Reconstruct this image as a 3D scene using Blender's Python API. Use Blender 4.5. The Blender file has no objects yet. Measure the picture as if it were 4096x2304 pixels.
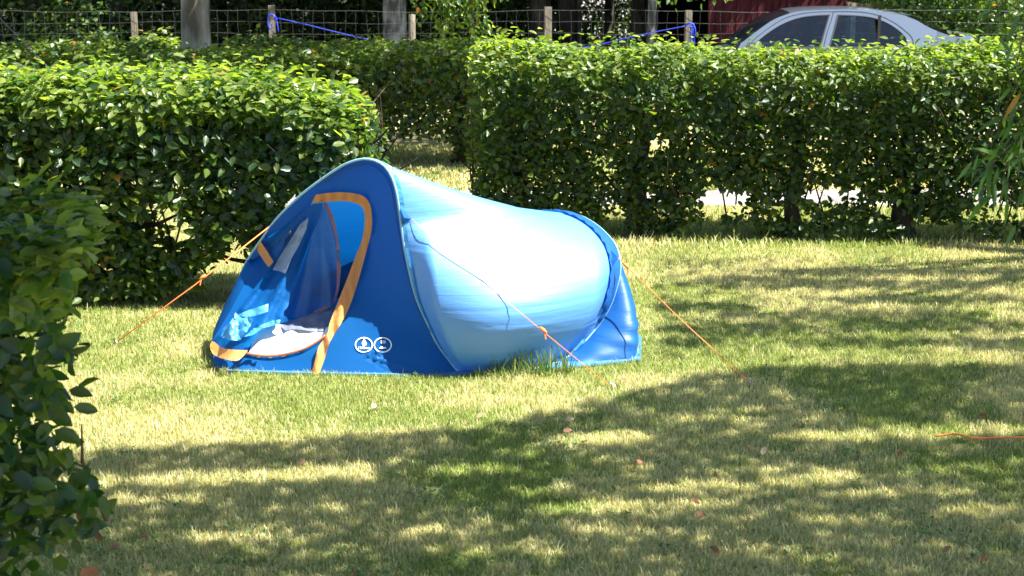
import bpy, bmesh, math, random
import numpy as np
from mathutils import Vector, Matrix
from mathutils.geometry import delaunay_2d_cdt
from mathutils.bvhtree import BVHTree

R = math.radians
rng = np.random.default_rng(7)
random.seed(7)
scene = bpy.context.scene
col = scene.collection

# ------------------------------------------------------------------ camera
F = 1500.0
PITCH = math.atan(335 / F)
HC = 2.15
cam_d = bpy.data.cameras.new('camera')
cam = bpy.data.objects.new('camera', cam_d)
col.objects.link(cam)
cam.location = (0, 0, HC)
cam.rotation_euler = (math.pi / 2 - PITCH, 0, 0)
cam_d.sensor_width = 36
cam_d.lens = 36 * F / 1024
cam_d.clip_end = 600
cam_d.dof.use_dof = True
cam_d.dof.focus_distance = 8.2
cam_d.dof.aperture_fstop = 7.0
scene.camera = cam

# ------------------------------------------------------------------ light
SUN_EL, SUN_AZ = R(58), R(-20)          # azimuth measured from +X towards +Y
S = Vector((math.cos(SUN_EL) * math.cos(SUN_AZ), math.cos(SUN_EL) * math.sin(SUN_AZ), math.sin(SUN_EL)))
world = bpy.data.worlds.new('World')
scene.world = world
world.use_nodes = True
wn = world.node_tree
wn.nodes.clear()
sky = wn.nodes.new('ShaderNodeTexSky')
sky.sky_type = 'NISHITA'
sky.sun_disc = False
sky.sun_elevation = SUN_EL
sky.sun_rotation = math.pi / 2 - SUN_AZ
bg = wn.nodes.new('ShaderNodeBackground')
bg.inputs['Strength'].default_value = 0.075
wo = wn.nodes.new('ShaderNodeOutputWorld')
wn.links.new(sky.outputs[0], bg.inputs[0])
wn.links.new(bg.outputs[0], wo.inputs[0])
sun_d = bpy.data.lights.new('sun', 'SUN')
sun_d.energy = 5.0
sun_d.angle = R(0.55)
sun_d.color = (1.0, 0.955, 0.87)
sun = bpy.data.objects.new('sun', sun_d)
col.objects.link(sun)
sun.rotation_euler = (-S).to_track_quat('-Z', 'Y').to_euler()
scene.view_settings.view_transform = 'Standard'
scene.view_settings.look = 'None'
scene.view_settings.exposure = 1.9
scene.view_settings.gamma = 1
scene.cycles.max_bounces = 7
scene.cycles.diffuse_bounces = 3
scene.cycles.glossy_bounces = 2
scene.cycles.transmission_bounces = 5
scene.cycles.transparent_max_bounces = 8
scene.cycles.caustics_reflective = False
scene.cycles.caustics_refractive = False

# ------------------------------------------------------------------ helpers
CP, SP = math.cos(PITCH), math.sin(PITCH)
def raydir(px, py):
    a, b = (px - 512) / F, (288 - py) / F
    return Vector((a, CP + b * SP, -SP + b * CP))
def at(px, py, Y):
    d = raydir(px, py)
    return Vector((0, 0, HC)) + d * (Y / d.y)
def gr(px, py, z=0.0):
    d = raydir(px, py)
    return Vector((0, 0, HC)) + d * ((z - HC) / d.z)
def proj(p):
    x, y, z = p[0], p[1], p[2] - HC
    dep = y * CP - z * SP
    up = y * SP + z * CP
    return 512 + F * x / dep, 288 - F * up / dep

def tag(o, label=None, cat=None, group=None, kind=None):
    if label: o['label'] = label
    if cat: o['category'] = cat
    if group: o['group'] = group
    if kind: o['kind'] = kind
    return o
def empty(name, loc=(0, 0, 0), label=None, cat=None, group=None):
    o = bpy.data.objects.new(name, None)
    o.empty_display_size = 0.2
    o.location = loc
    col.objects.link(o)
    return tag(o, label, cat, group)
def link(name, me, mat, parent=None):
    """verts are in world space; a child keeps them through the inverse of its parent's location"""
    o = bpy.data.objects.new(name, me)
    if mat: me.materials.append(mat)
    col.objects.link(o)
    if parent is not None:
        o.parent = parent
        o.matrix_parent_inverse = Matrix.Translation(-wloc(parent))
    return o
def wloc(o):
    v = Vector(o.location)
    if o.parent is not None and o.parent.type != 'EMPTY' or o.type != 'EMPTY':
        return Vector((0, 0, 0)) if o.parent is None else Vector((0, 0, 0))
    return v
def mesh_np(name, V, T, mat, parent=None, colr=None, smooth=True):
    V = np.asarray(V, np.float32).reshape(-1, 3)
    T = np.asarray(T, np.int32).reshape(-1, 3)
    me = bpy.data.meshes.new(name)
    me.vertices.add(len(V)); me.vertices.foreach_set('co', V.ravel())
    me.loops.add(len(T) * 3); me.loops.foreach_set('vertex_index', T.ravel())
    me.polygons.add(len(T)); me.polygons.foreach_set('loop_start', np.arange(0, len(T) * 3, 3, dtype=np.int32))
    if smooth: me.polygons.foreach_set('use_smooth', np.ones(len(T), bool))
    me.update(calc_edges=True)
    if colr is not None:
        a = me.attributes.new('col', 'FLOAT_COLOR', 'POINT')
        c = np.ones((len(V), 4), np.float32); c[:, :3] = colr
        a.data.foreach_set('color', c.ravel())
    return link(name, me, mat, parent)
def mesh_py(name, V, Fc, mat, parent=None, smooth=False):
    me = bpy.data.meshes.new(name)
    me.from_pydata([tuple(v) for v in V], [], Fc)
    if smooth:
        for p in me.polygons: p.use_smooth = True
    me.update()
    return link(name, me, mat, parent)

class MB:
    def __init__(s): s.V = []; s.F = []
    def box(s, c, d, rz=0.0, bev=0.0):
        x, y, z = d[0] / 2, d[1] / 2, d[2] / 2
        n = len(s.V); cr, sr = math.cos(rz), math.sin(rz)
        for sx, sy, sz in ((-1,-1,-1),(1,-1,-1),(1,1,-1),(-1,1,-1),(-1,-1,1),(1,-1,1),(1,1,1),(-1,1,1)):
            a, b = sx * x, sy * y
            s.V.append((c[0] + a * cr - b * sr, c[1] + a * sr + b * cr, c[2] + sz * z))
        for f in ((0,3,2,1),(4,5,6,7),(0,1,5,4),(1,2,6,5),(2,3,7,6),(3,0,4,7)):
            s.F.append([n + i for i in f])
        return s
    def tube(s, pts, rad, n=8, cap=True):
        pts = [Vector(p) for p in pts]
        if not hasattr(rad, '__len__'): rad = [rad] * len(pts)
        base = len(s.V); ref = None
        for i, p in enumerate(pts):
            t = (pts[min(i + 1, len(pts) - 1)] - pts[max(i - 1, 0)])
            t = t.normalized() if t.length > 1e-9 else Vector((0, 0, 1))
            if ref is None:
                ref = Vector((1, 0, 0)) if abs(t.x) < 0.8 else Vector((0, 1, 0))
            u = (ref - t * ref.dot(t)).normalized(); ref = u; w = t.cross(u)
            for k in range(n):
                a = 2 * math.pi * k / n
                s.V.append(tuple(p + (u * math.cos(a) + w * math.sin(a)) * rad[i]))
        for i in range(len(pts) - 1):
            for k in range(n):
                a = base + i * n + k; b = base + i * n + (k + 1) % n
                s.F.append([a, b, b + n, a + n])
        if cap:
            s.F.append([base + k for k in range(n)][::-1])
            s.F.append([base + (len(pts) - 1) * n + k for k in range(n)])
        return s
    def build(s, name, mat, parent=None, smooth=False):
        return mesh_py(name, s.V, s.F, mat, parent, smooth)

def crv(pts, n, closed=False):
    """Catmull-Rom through pts (any dimension), resampled evenly to n points"""
    P = np.array([tuple(p) for p in pts], float)
    ext = np.vstack([2 * P[0] - P[1], P, 2 * P[-1] - P[-2]])
    out = []
    for i in range(len(P) - 1):
        p0, p1, p2, p3 = ext[i:i + 4]
        for t in np.linspace(0, 1, 12, endpoint=False):
            out.append(0.5 * (2 * p1 + (p2 - p0) * t + (2 * p0 - 5 * p1 + 4 * p2 - p3) * t * t + (3 * p1 - p0 - 3 * p2 + p3) * t ** 3))
    out.append(P[-1]); out = np.array(out)
    d = np.r_[0, np.cumsum(np.linalg.norm(np.diff(out, axis=0), axis=1))]
    s = np.linspace(0, d[-1], n)
    return np.stack([np.interp(s, d, out[:, k]) for k in range(P.shape[1])], 1)

# value noise (vectorised) ------------------------------------------------
def vnoise(P, seed=0):
    P = np.asarray(P, float); i = np.floor(P).astype(np.int64); f = P - i; f = f * f * (3 - 2 * f)
    def h(a, b, c):
        n = (a * 73856093) ^ (b * 19349663) ^ (c * 83492791) ^ (seed * 2654435761)
        n = (n ^ (n >> 13)) * 1274126177 & 0xffffffff
        n = (n ^ (n >> 16)) & 0xffff
        return n / 65535.0
    r = 0
    for dx in (0, 1):
        for dy in (0, 1):
            for dz in (0, 1):
                w = (f[:, 0] if dx else 1 - f[:, 0]) * (f[:, 1] if dy else 1 - f[:, 1]) * (f[:, 2] if dz else 1 - f[:, 2])
                r = r + w * h(i[:, 0] + dx, i[:, 1] + dy, i[:, 2] + dz)
    return r
def fbm(P, seed=0, o=3):
    P = np.asarray(P, float); r = 0; a = 0.5; t = 0
    for k in range(o):
        r = r + a * vnoise(P * 2 ** k, seed + k); t += a; a *= 0.5
    return r / t

# ------------------------------------------------------------------ materials
def mat_new(name):
    m = bpy.data.materials.new(name); m.use_nodes = True
    nt = m.node_tree; nt.nodes.clear()
    out = nt.nodes.new('ShaderNodeOutputMaterial')
    return m, nt, out
def N(nt, t, **kw):
    n = nt.nodes.new(t)
    for k, v in kw.items():
        if k in n.inputs: n.inputs[k].default_value = v
        else: setattr(n, k, v)
    return n
def simple(name, c, rough=0.6, spec=0.5, metal=0.0, nscale=0, namt=0.15, bump=0.0, coords='Object', stretch=(1, 1, 1), coat=0.0):
    m, nt, out = mat_new(name)
    b = N(nt, 'ShaderNodeBsdfPrincipled')
    b.inputs['Base Color'].default_value = (*c, 1); b.inputs['Roughness'].default_value = rough
    b.inputs['Specular IOR Level'].default_value = spec; b.inputs['Metallic'].default_value = metal
    b.inputs['Coat Weight'].default_value = coat
    nt.links.new(b.outputs[0], out.inputs[0])
    if nscale:
        tc = N(nt, 'ShaderNodeTexCoord'); mp = N(nt, 'ShaderNodeMapping'); mp.inputs['Scale'].default_value = stretch
        nz = N(nt, 'ShaderNodeTexNoise'); nz.inputs['Scale'].default_value = nscale; nz.inputs['Detail'].default_value = 6
        nt.links.new(tc.outputs[coords], mp.inputs[0]); nt.links.new(mp.outputs[0], nz.inputs['Vector'])
        mx = N(nt, 'ShaderNodeMix', data_type='RGBA', blend_type='MULTIPLY'); mx.inputs['Factor'].default_value = 1
        cr = N(nt, 'ShaderNodeMapRange'); cr.inputs['From Min'].default_value = 0.3; cr.inputs['From Max'].default_value = 0.7
        cr.inputs['To Min'].default_value = 1 - namt; cr.inputs['To Max'].default_value = 1 + namt
        nt.links.new(nz.outputs[0], cr.inputs[0])
        mx.inputs[6].default_value = (*c, 1); nt.links.new(cr.outputs[0], mx.inputs[7])
        nt.links.new(mx.outputs[2], b.inputs['Base Color'])
        if bump:
            bp = N(nt, 'ShaderNodeBump'); bp.inputs['Strength'].default_value = bump; bp.inputs['Distance'].default_value = 0.02
            nt.links.new(nz.outputs[0], bp.inputs['Height']); nt.links.new(bp.outputs[0], b.inputs['Normal'])
    return m
def leaf_mat(name, trans=0.45, rough=0.42, tmul=(1.6, 1.9, 0.6), spec=0.5):
    m, nt, out = mat_new(name)
    a = N(nt, 'ShaderNodeAttribute', attribute_name='col')
    b = N(nt, 'ShaderNodeBsdfPrincipled'); b.inputs['Roughness'].default_value = rough; b.inputs['Specular IOR Level'].default_value = spec
    nt.links.new(a.outputs[0], b.inputs['Base Color'])
    t = N(nt, 'ShaderNodeBsdfTranslucent')
    mu = N(nt, 'ShaderNodeMix', data_type='RGBA', blend_type='MULTIPLY'); mu.inputs['Factor'].default_value = 1
    mu.inputs[7].default_value = (*tmul, 1)
    nt.links.new(a.outputs[0], mu.inputs[6]); nt.links.new(mu.outputs[2], t.inputs[0])
    mx = N(nt, 'ShaderNodeMixShader'); mx.inputs[0].default_value = trans
    nt.links.new(b.outputs[0], mx.inputs[1]); nt.links.new(t.outputs[0], mx.inputs[2]); nt.links.new(mx.outputs[0], out.inputs[0])
    return m
def fabric(name, c, rough=0.5, spec=0.5, trans=0.3, tc_=(1, 1, 1), metal=0.0, wr=(3, 3, 30), wamt=0.35, alpha=1.0, sheen=0.0, gl=0.0, glr=0.6):
    m, nt, out = mat_new(name)
    b = N(nt, 'ShaderNodeBsdfPrincipled'); b.inputs['Base Color'].default_value = (*c, 1)
    b.inputs['Roughness'].default_value = rough; b.inputs['Specular IOR Level'].default_value = spec; b.inputs['Metallic'].default_value = metal
    b.inputs['Sheen Weight'].default_value = sheen
    t = N(nt, 'ShaderNodeBsdfTranslucent'); t.inputs[0].default_value = (*tc_, 1)
    tc = N(nt, 'ShaderNodeTexCoord'); mp = N(nt, 'ShaderNodeMapping'); mp.inputs['Scale'].default_value = wr
    nz = N(nt, 'ShaderNodeTexNoise'); nz.inputs['Scale'].default_value = 1.0; nz.inputs['Detail'].default_value = 4; nz.inputs['Distortion'].default_value = 0.6
    nt.links.new(tc.outputs['Object'], mp.inputs[0]); nt.links.new(mp.outputs[0], nz.inputs['Vector'])
    bp = N(nt, 'ShaderNodeBump'); bp.inputs['Strength'].default_value = wamt; bp.inputs['Distance'].default_value = 0.012
    nt.links.new(nz.outputs[0], bp.inputs['Height']); nt.links.new(bp.outputs[0], b.inputs['Normal']); nt.links.new(bp.outputs[0], t.inputs['Normal'])
    mx = N(nt, 'ShaderNodeMixShader'); mx.inputs[0].default_value = trans
    nt.links.new(b.outputs[0], mx.inputs[1]); nt.links.new(t.outputs[0], mx.inputs[2])
    last = mx
    if gl:
        g = N(nt, 'ShaderNodeBsdfGlossy'); g.inputs['Roughness'].default_value = glr; g.inputs[0].default_value = (.95, .98, 1, 1)
        m3 = N(nt, 'ShaderNodeMixShader'); m3.inputs[0].default_value = gl
        nt.links.new(bp.outputs[0], g.inputs['Normal']); nt.links.new(mx.outputs[0], m3.inputs[1]); nt.links.new(g.outputs[0], m3.inputs[2]); last = mx = m3
    if alpha < 1:
        tr = N(nt, 'ShaderNodeBsdfTransparent'); m2 = N(nt, 'ShaderNodeMixShader'); m2.inputs[0].default_value = 1 - alpha
        nt.links.new(mx.outputs[0], m2.inputs[1]); nt.links.new(tr.outputs[0], m2.inputs[2]); last = m2
    nt.links.new(last.outputs[0], out.inputs[0])
    return m

M = {}
M['leaf'] = leaf_mat('hornbeam leaf', trans=0.5, rough=0.38, tmul=(2.3, 2.4, 0.6), spec=0.6)
M['leaf_dark'] = leaf_mat('woodland leaf', trans=0.3, rough=0.5, spec=0.3)
M['canopy'] = leaf_mat('canopy leaf', trans=0.25, rough=0.5, spec=0.3)
M['twig'] = simple('twig bark', (0.09, 0.06, 0.04), 0.9, 0.1, nscale=30, namt=0.3)
M['grass'] = leaf_mat('grass blade', trans=0.42, rough=0.5, tmul=(1.25, 1.3, 0.7), spec=0.4)
M['navy'] = fabric('blue tent fabric', (0.004, 0.12, 0.38), 0.5, 0.3, 0.4, (0.004, 0.24, 0.65), wr=(5, 5, 9), wamt=0.25)
M['body'] = fabric('light blue coated fabric', (0.06, 0.30, 0.74), 0.6, 0.1, 0.22, (0.004, 0.26, 0.78), metal=0.0, wr=(1.6, 1.6, 26), wamt=0.3, gl=0.12, glr=0.60)
M['tail'] = fabric('blue rear panel fabric', (0.005, 0.10, 0.36), 0.5, 0.3, 0.2, (0.004, 0.18, 0.55), wr=(4, 4, 22), wamt=0.4, gl=0.02, glr=0.5)
M['rim'] = fabric('blue sleeve fabric', (0.012, 0.11, 0.38), 0.4, 0.6, 0.2, (0.02, 0.2, 0.6), wr=(30, 30, 30), wamt=0.5)
M['piping'] = fabric('pale piping', (0.35, 0.62, 0.8), 0.5, 0.5, 0.2, (0.4, 0.7, 0.9), wr=(5, 5, 5), wamt=0.1)
M['sheet'] = fabric('groundsheet', (0.06, 0.22, 0.42), 0.5, 0.5, 0.1, (0.1, 0.3, 0.5), wr=(9, 9, 9), wamt=0.2)
M['orange'] = fabric('orange trim fabric', (0.98, 0.40, 0.12), 0.45, 0.5, 0.4, (1.0, 0.50, 0.14), wr=(16, 16, 16), wamt=0.8)
M['mesh'] = fabric('mosquito mesh', (0.10, 0.20, 0.42), 0.6, 0.3, 0.25, (0.1, 0.3, 0.7), wr=(9, 9, 2), wamt=0.3, alpha=0.72)
M['pink'] = fabric('zip tape', (0.42, 0.20, 0.24), 0.6, 0.3, 0.3, (0.5, 0.25, 0.3), wr=(20, 20, 5), wamt=0.3)
M['red'] = simple('red zip', (0.75, 0.14, 0.05), 0.5)
M['film'] = fabric('clear window film', (0.32, 0.40, 0.55), 0.22, 0.9, 0.35, (0.5, 0.6, 0.75), wr=(22, 22, 22), wamt=0.9)
M['ltblue'] = fabric('pale sleeve and sunlit fold fabric', (0.10, 0.40, 0.72), 0.35, 0.7, 0.3, (0.1, 0.5, 0.9), wr=(18, 18, 18), wamt=0.9)  # light blue of the sleeves; on the flap folds it paints in sunlight
M['white'] = simple('white print', (0.85, 0.87, 0.9), 0.5)
M['mattress'] = simple('quilted mattress cover', (0.82, 0.80, 0.76), 0.8, 0.2, nscale=9, namt=0.1, bump=0.6)
M['cloth'] = simple('dark grey jersey', (0.15, 0.165, 0.23), 0.95, 0.1, nscale=14, namt=0.2, bump=0.8)
M['cord'] = simple('orange cord', (0.95, 0.22, 0.05), 0.6)
M['bluerope'] = simple('blue rope', (0.012, 0.04, 0.50), 0.5)
M['black'] = simple('black rubber', (0.012, 0.012, 0.013), 0.6)
M['steel'] = simple('peg steel', (0.4, 0.4, 0.4), 0.35, metal=1)
M['wood'] = simple('weathered post wood', (0.17, 0.15, 0.12), 0.85, 0.2, nscale=8, namt=0.45, stretch=(6, 6, 0.6), bump=0.5)
M['wire'] = simple('galvanised wire', (0.07, 0.075, 0.08), 0.5, 0.4)
M['redwood'] = simple('barn red boards', (0.075, 0.016, 0.02), 0.85, 0.15, nscale=3, namt=0.35, stretch=(5, 5, 0.4))
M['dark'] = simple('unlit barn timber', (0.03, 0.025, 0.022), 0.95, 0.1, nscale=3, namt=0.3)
M['roof'] = simple('slate roof', (0.09, 0.09, 0.10), 0.7, nscale=5, namt=0.3)
M['deadleaf'] = leaf_mat('dead leaf', 0.3, 0.6, (1.1, 0.9, 0.7))

def bark(name, c1, c2, sc, bump):
    m, nt, out = mat_new(name)
    tc = N(nt, 'ShaderNodeTexCoord'); mp = N(nt, 'ShaderNodeMapping'); mp.inputs['Scale'].default_value = (1, 1, 0.22)
    n1 = N(nt, 'ShaderNodeTexNoise'); n1.inputs['Scale'].default_value = sc; n1.inputs['Detail'].default_value = 8
    n2 = N(nt, 'ShaderNodeTexNoise'); n2.inputs['Scale'].default_value = sc * 0.2; n2.inputs['Detail'].default_value = 4
    nt.links.new(tc.outputs['Object'], mp.inputs[0]); nt.links.new(mp.outputs[0], n1.inputs['Vector']); nt.links.new(tc.outputs['Object'], n2.inputs['Vector'])
    ad = N(nt, 'ShaderNodeMath', operation='ADD'); nt.links.new(n1.outputs[0], ad.inputs[0]); nt.links.new(n2.outputs[0], ad.inputs[1])
    cr = N(nt, 'ShaderNodeValToRGB'); cr.color_ramp.elements[0].position = 0.42; cr.color_ramp.elements[1].position = 0.62
    cr.color_ramp.elements[0].color = (*c1, 1); cr.color_ramp.elements[1].color = (*c2, 1)
    ml = N(nt, 'ShaderNodeMath', operation='MULTIPLY'); ml.inputs[1].default_value = 0.5
    nt.links.new(ad.outputs[0], ml.inputs[0]); nt.links.new(ml.outputs[0], cr.inputs[0])
    b = N(nt, 'ShaderNodeBsdfPrincipled'); b.inputs['Roughness'].default_value = 0.9; b.inputs['Specular IOR Level'].default_value = 0.2
    bp = N(nt, 'ShaderNodeBump'); bp.inputs['Strength'].default_value = bump; bp.inputs['Distance'].default_value = 0.03
    nt.links.new(n1.outputs[0], bp.inputs['Height']); nt.links.new(bp.outputs[0], b.inputs['Normal'])
    nt.links.new(cr.outputs[0], b.inputs['Base Color']); nt.links.new(b.outputs[0], out.inputs[0])
    return m
M['bark_grey'] = bark('grey furrowed bark', (0.08, 0.075, 0.07), (0.42, 0.42, 0.40), 16, 0.9)
M['bark_pale'] = bark('pale mottled bark', (0.10, 0.085, 0.06), (0.55, 0.50, 0.42), 6, 0.8)
M['bark_dark'] = bark('dark bark', (0.03, 0.025, 0.02), (0.10, 0.085, 0.07), 14, 0.8)

def ground_mat(name, cols, scales, bump=0.5):
    m, nt, out = mat_new(name)
    geo = N(nt, 'ShaderNodeNewGeometry')
    n1 = N(nt, 'ShaderNodeTexNoise'); n1.inputs['Scale'].default_value = scales[0]; n1.inputs['Detail'].default_value = 5
    n2 = N(nt, 'ShaderNodeTexNoise'); n2.inputs['Scale'].default_value = scales[1]; n2.inputs['Detail'].default_value = 6
    for n in (n1, n2): nt.links.new(geo.outputs['Position'], n.inputs['Vector'])
    cr = N(nt, 'ShaderNodeValToRGB')
    els = cr.color_ramp.elements
    els[0].position = 0.35; els[0].color = (*cols[0], 1); els[1].position = 0.65; els[1].color = (*cols[-1], 1)
    for i, c in enumerate(cols[1:-1]):
        e = els.new(0.35 + 0.3 * (i + 1) / (len(cols) - 1)); e.color = (*c, 1)
    ad = N(nt, 'ShaderNodeMath', operation='MULTIPLY_ADD'); ad.inputs[1].default_value = 0.5
    h = N(nt, 'ShaderNodeMath', operation='MULTIPLY'); h.inputs[1].default_value = 0.5
    nt.links.new(n2.outputs[0], h.inputs[0]); nt.links.new(n1.outputs[0], ad.inputs[0]); nt.links.new(h.outputs[0], ad.inputs[2])
    nt.links.new(ad.outputs[0], cr.inputs[0])
    b = N(nt, 'ShaderNodeBsdfPrincipled'); b.inputs['Roughness'].default_value = 1; b.inputs['Specular IOR Level'].default_value = 0.1
    bp = N(nt, 'ShaderNodeBump'); bp.inputs['Strength'].default_value = bump; bp.inputs['Distance'].default_value = 0.02
    nt.links.new(n2.outputs[0], bp.inputs['Height']); nt.links.new(bp.outputs[0], b.inputs['Normal'])
    nt.links.new(cr.outputs[0], b.inputs['Base Color']); nt.links.new(b.outputs[0], out.inputs[0])
    return m
M['soil'] = ground_mat('lawn soil', [(0.10, 0.11, 0.03), (0.22, 0.21, 0.08), (0.34, 0.29, 0.14)], (1.3, 45))
M['forest'] = ground_mat('forest floor', [(0.02, 0.018, 0.012), (0.04, 0.035, 0.02), (0.05, 0.06, 0.02)], (0.8, 9))
M['gravel'] = ground_mat('pale gravel', [(0.13, 0.12, 0.11), (0.28, 0.26, 0.245), (0.50, 0.47, 0.44)], (2.0, 42), 1.0)
M['drygrass'] = ground_mat('dry grass', [(0.10, 0.10, 0.035), (0.28, 0.25, 0.12), (0.42, 0.36, 0.20)], (1.0, 35))

# ------------------------------------------------------------------ the ground
def sheet(name, x0, x1, y0, y1, z, mat, nx=2, ny=2, wob=0.0):
    xs = np.linspace(x0, x1, nx); ys = np.linspace(y0, y1, ny)
    V = []
    for j, y in enumerate(ys):
        for i, x in enumerate(xs):
            yy = y
            if wob and j in (0, ny - 1):
                yy += wob * (float(vnoise([[x * 1.3, j * 7.0, 0.5]], 3)[0]) - 0.5) * 2
            V.append((x, yy, z))
    Fc = [[j * nx + i, j * nx + i + 1, (j + 1) * nx + i + 1, (j + 1) * nx + i] for j in range(ny - 1) for i in range(nx - 1)]
    o = mesh_py(name, V, Fc, mat)
    return tag(o, kind='structure')
sheet('ground', -250, 250, -60, 450, -0.012, M['forest'])
sheet('lawn', -9, 9, -2, 13.1, -0.004, M['soil'], 60, 2, 0.1)
sheet('verge', -12, 14, 12.9, 22.6, -0.008, M['drygrass'], 60, 2, 0.1)
sheet('gravel_path', -12, 14, 12.95, 13.9, 0.0, M['gravel'], 120, 2, 0.12)
sheet('gravel_yard', 1.0, 12, 38, 85, 0.002, M['gravel'], 30, 2, 0.4)

# ------------------------------------------------------------------ leaves
T_LEAF = (np.array([(0,0,0),(.22,-.40,.05),(.55,-.46,.09),(.82,-.26,.05),(1,0,-.06),(.82,.26,.05),(.55,.46,.09),(.22,.40,.05),(.5,0,-.03)], float),
          np.array([(0,1,8),(1,2,8),(2,3,8),(3,4,8),(4,5,8),(5,6,8),(6,7,8),(7,0,8)]))
T_SIMPLE = (np.array([(0,0,0),(.45,-.5,.06),(1,0,-.05),(.45,.5,.06)], float), np.array([(0,1,2),(0,2,3)]))
T_LONG = (np.array([(0,0,0),(.25,-.5,.0),(.6,-.42,-.03),(1,0,-.14),(.6,.42,-.03),(.25,.5,.0)], float), np.array([(0,1,5),(1,2,4),(1,4,5),(2,3,4)]))
def unit(v): return v / np.maximum(np.linalg.norm(v, axis=1, keepdims=True), 1e-9)
def leaves(name, P, nrm, tan, L, W, C, mat, parent=None, tpl=T_LEAF):
    n = len(P)
    nrm = unit(nrm); tan = unit(tan - nrm * (tan * nrm).sum(1, keepdims=True)); bi = np.cross(nrm, tan)
    tv, tf = tpl; k = len(tv)
    L = np.broadcast_to(L, (n,)); W = np.broadcast_to(W, (n,))
    V = P[:, None, :] + tan[:, None, :] * (tv[None, :, 0:1] * L[:, None, None]) + bi[:, None, :] * (tv[None, :, 1:2] * W[:, None, None]) \
        + nrm[:, None, :] * (tv[None, :, 2:3] * L[:, None, None])
    T = tf[None] + (np.arange(n) * k)[:, None, None]
    Cc = np.repeat(C, k, axis=0)
    return mesh_np(name, V.reshape(-1, 3), T.reshape(-1, 3), mat, parent, Cc, smooth=False)
GREENS = np.array([(0.035, 0.08, 0.025), (0.055, 0.11, 0.02), (0.085, 0.14, 0.02), (0.045, 0.09, 0.04), (0.12, 0.165, 0.025)])
def leafcol(n, pal=GREENS, brown=0.012, jit=0.25, seed=0):
    r = np.random.default_rng(seed)
    c = pal[r.integers(0, len(pal), n)] * (1 + jit * (r.random((n, 1)) - 0.5) * 2)
    b = r.random(n) < brown
    c[b] = np.array((0.32, 0.15, 0.04)) * (0.6 + 0.7 * r.random((b.sum(), 1)))
    return c

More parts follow.
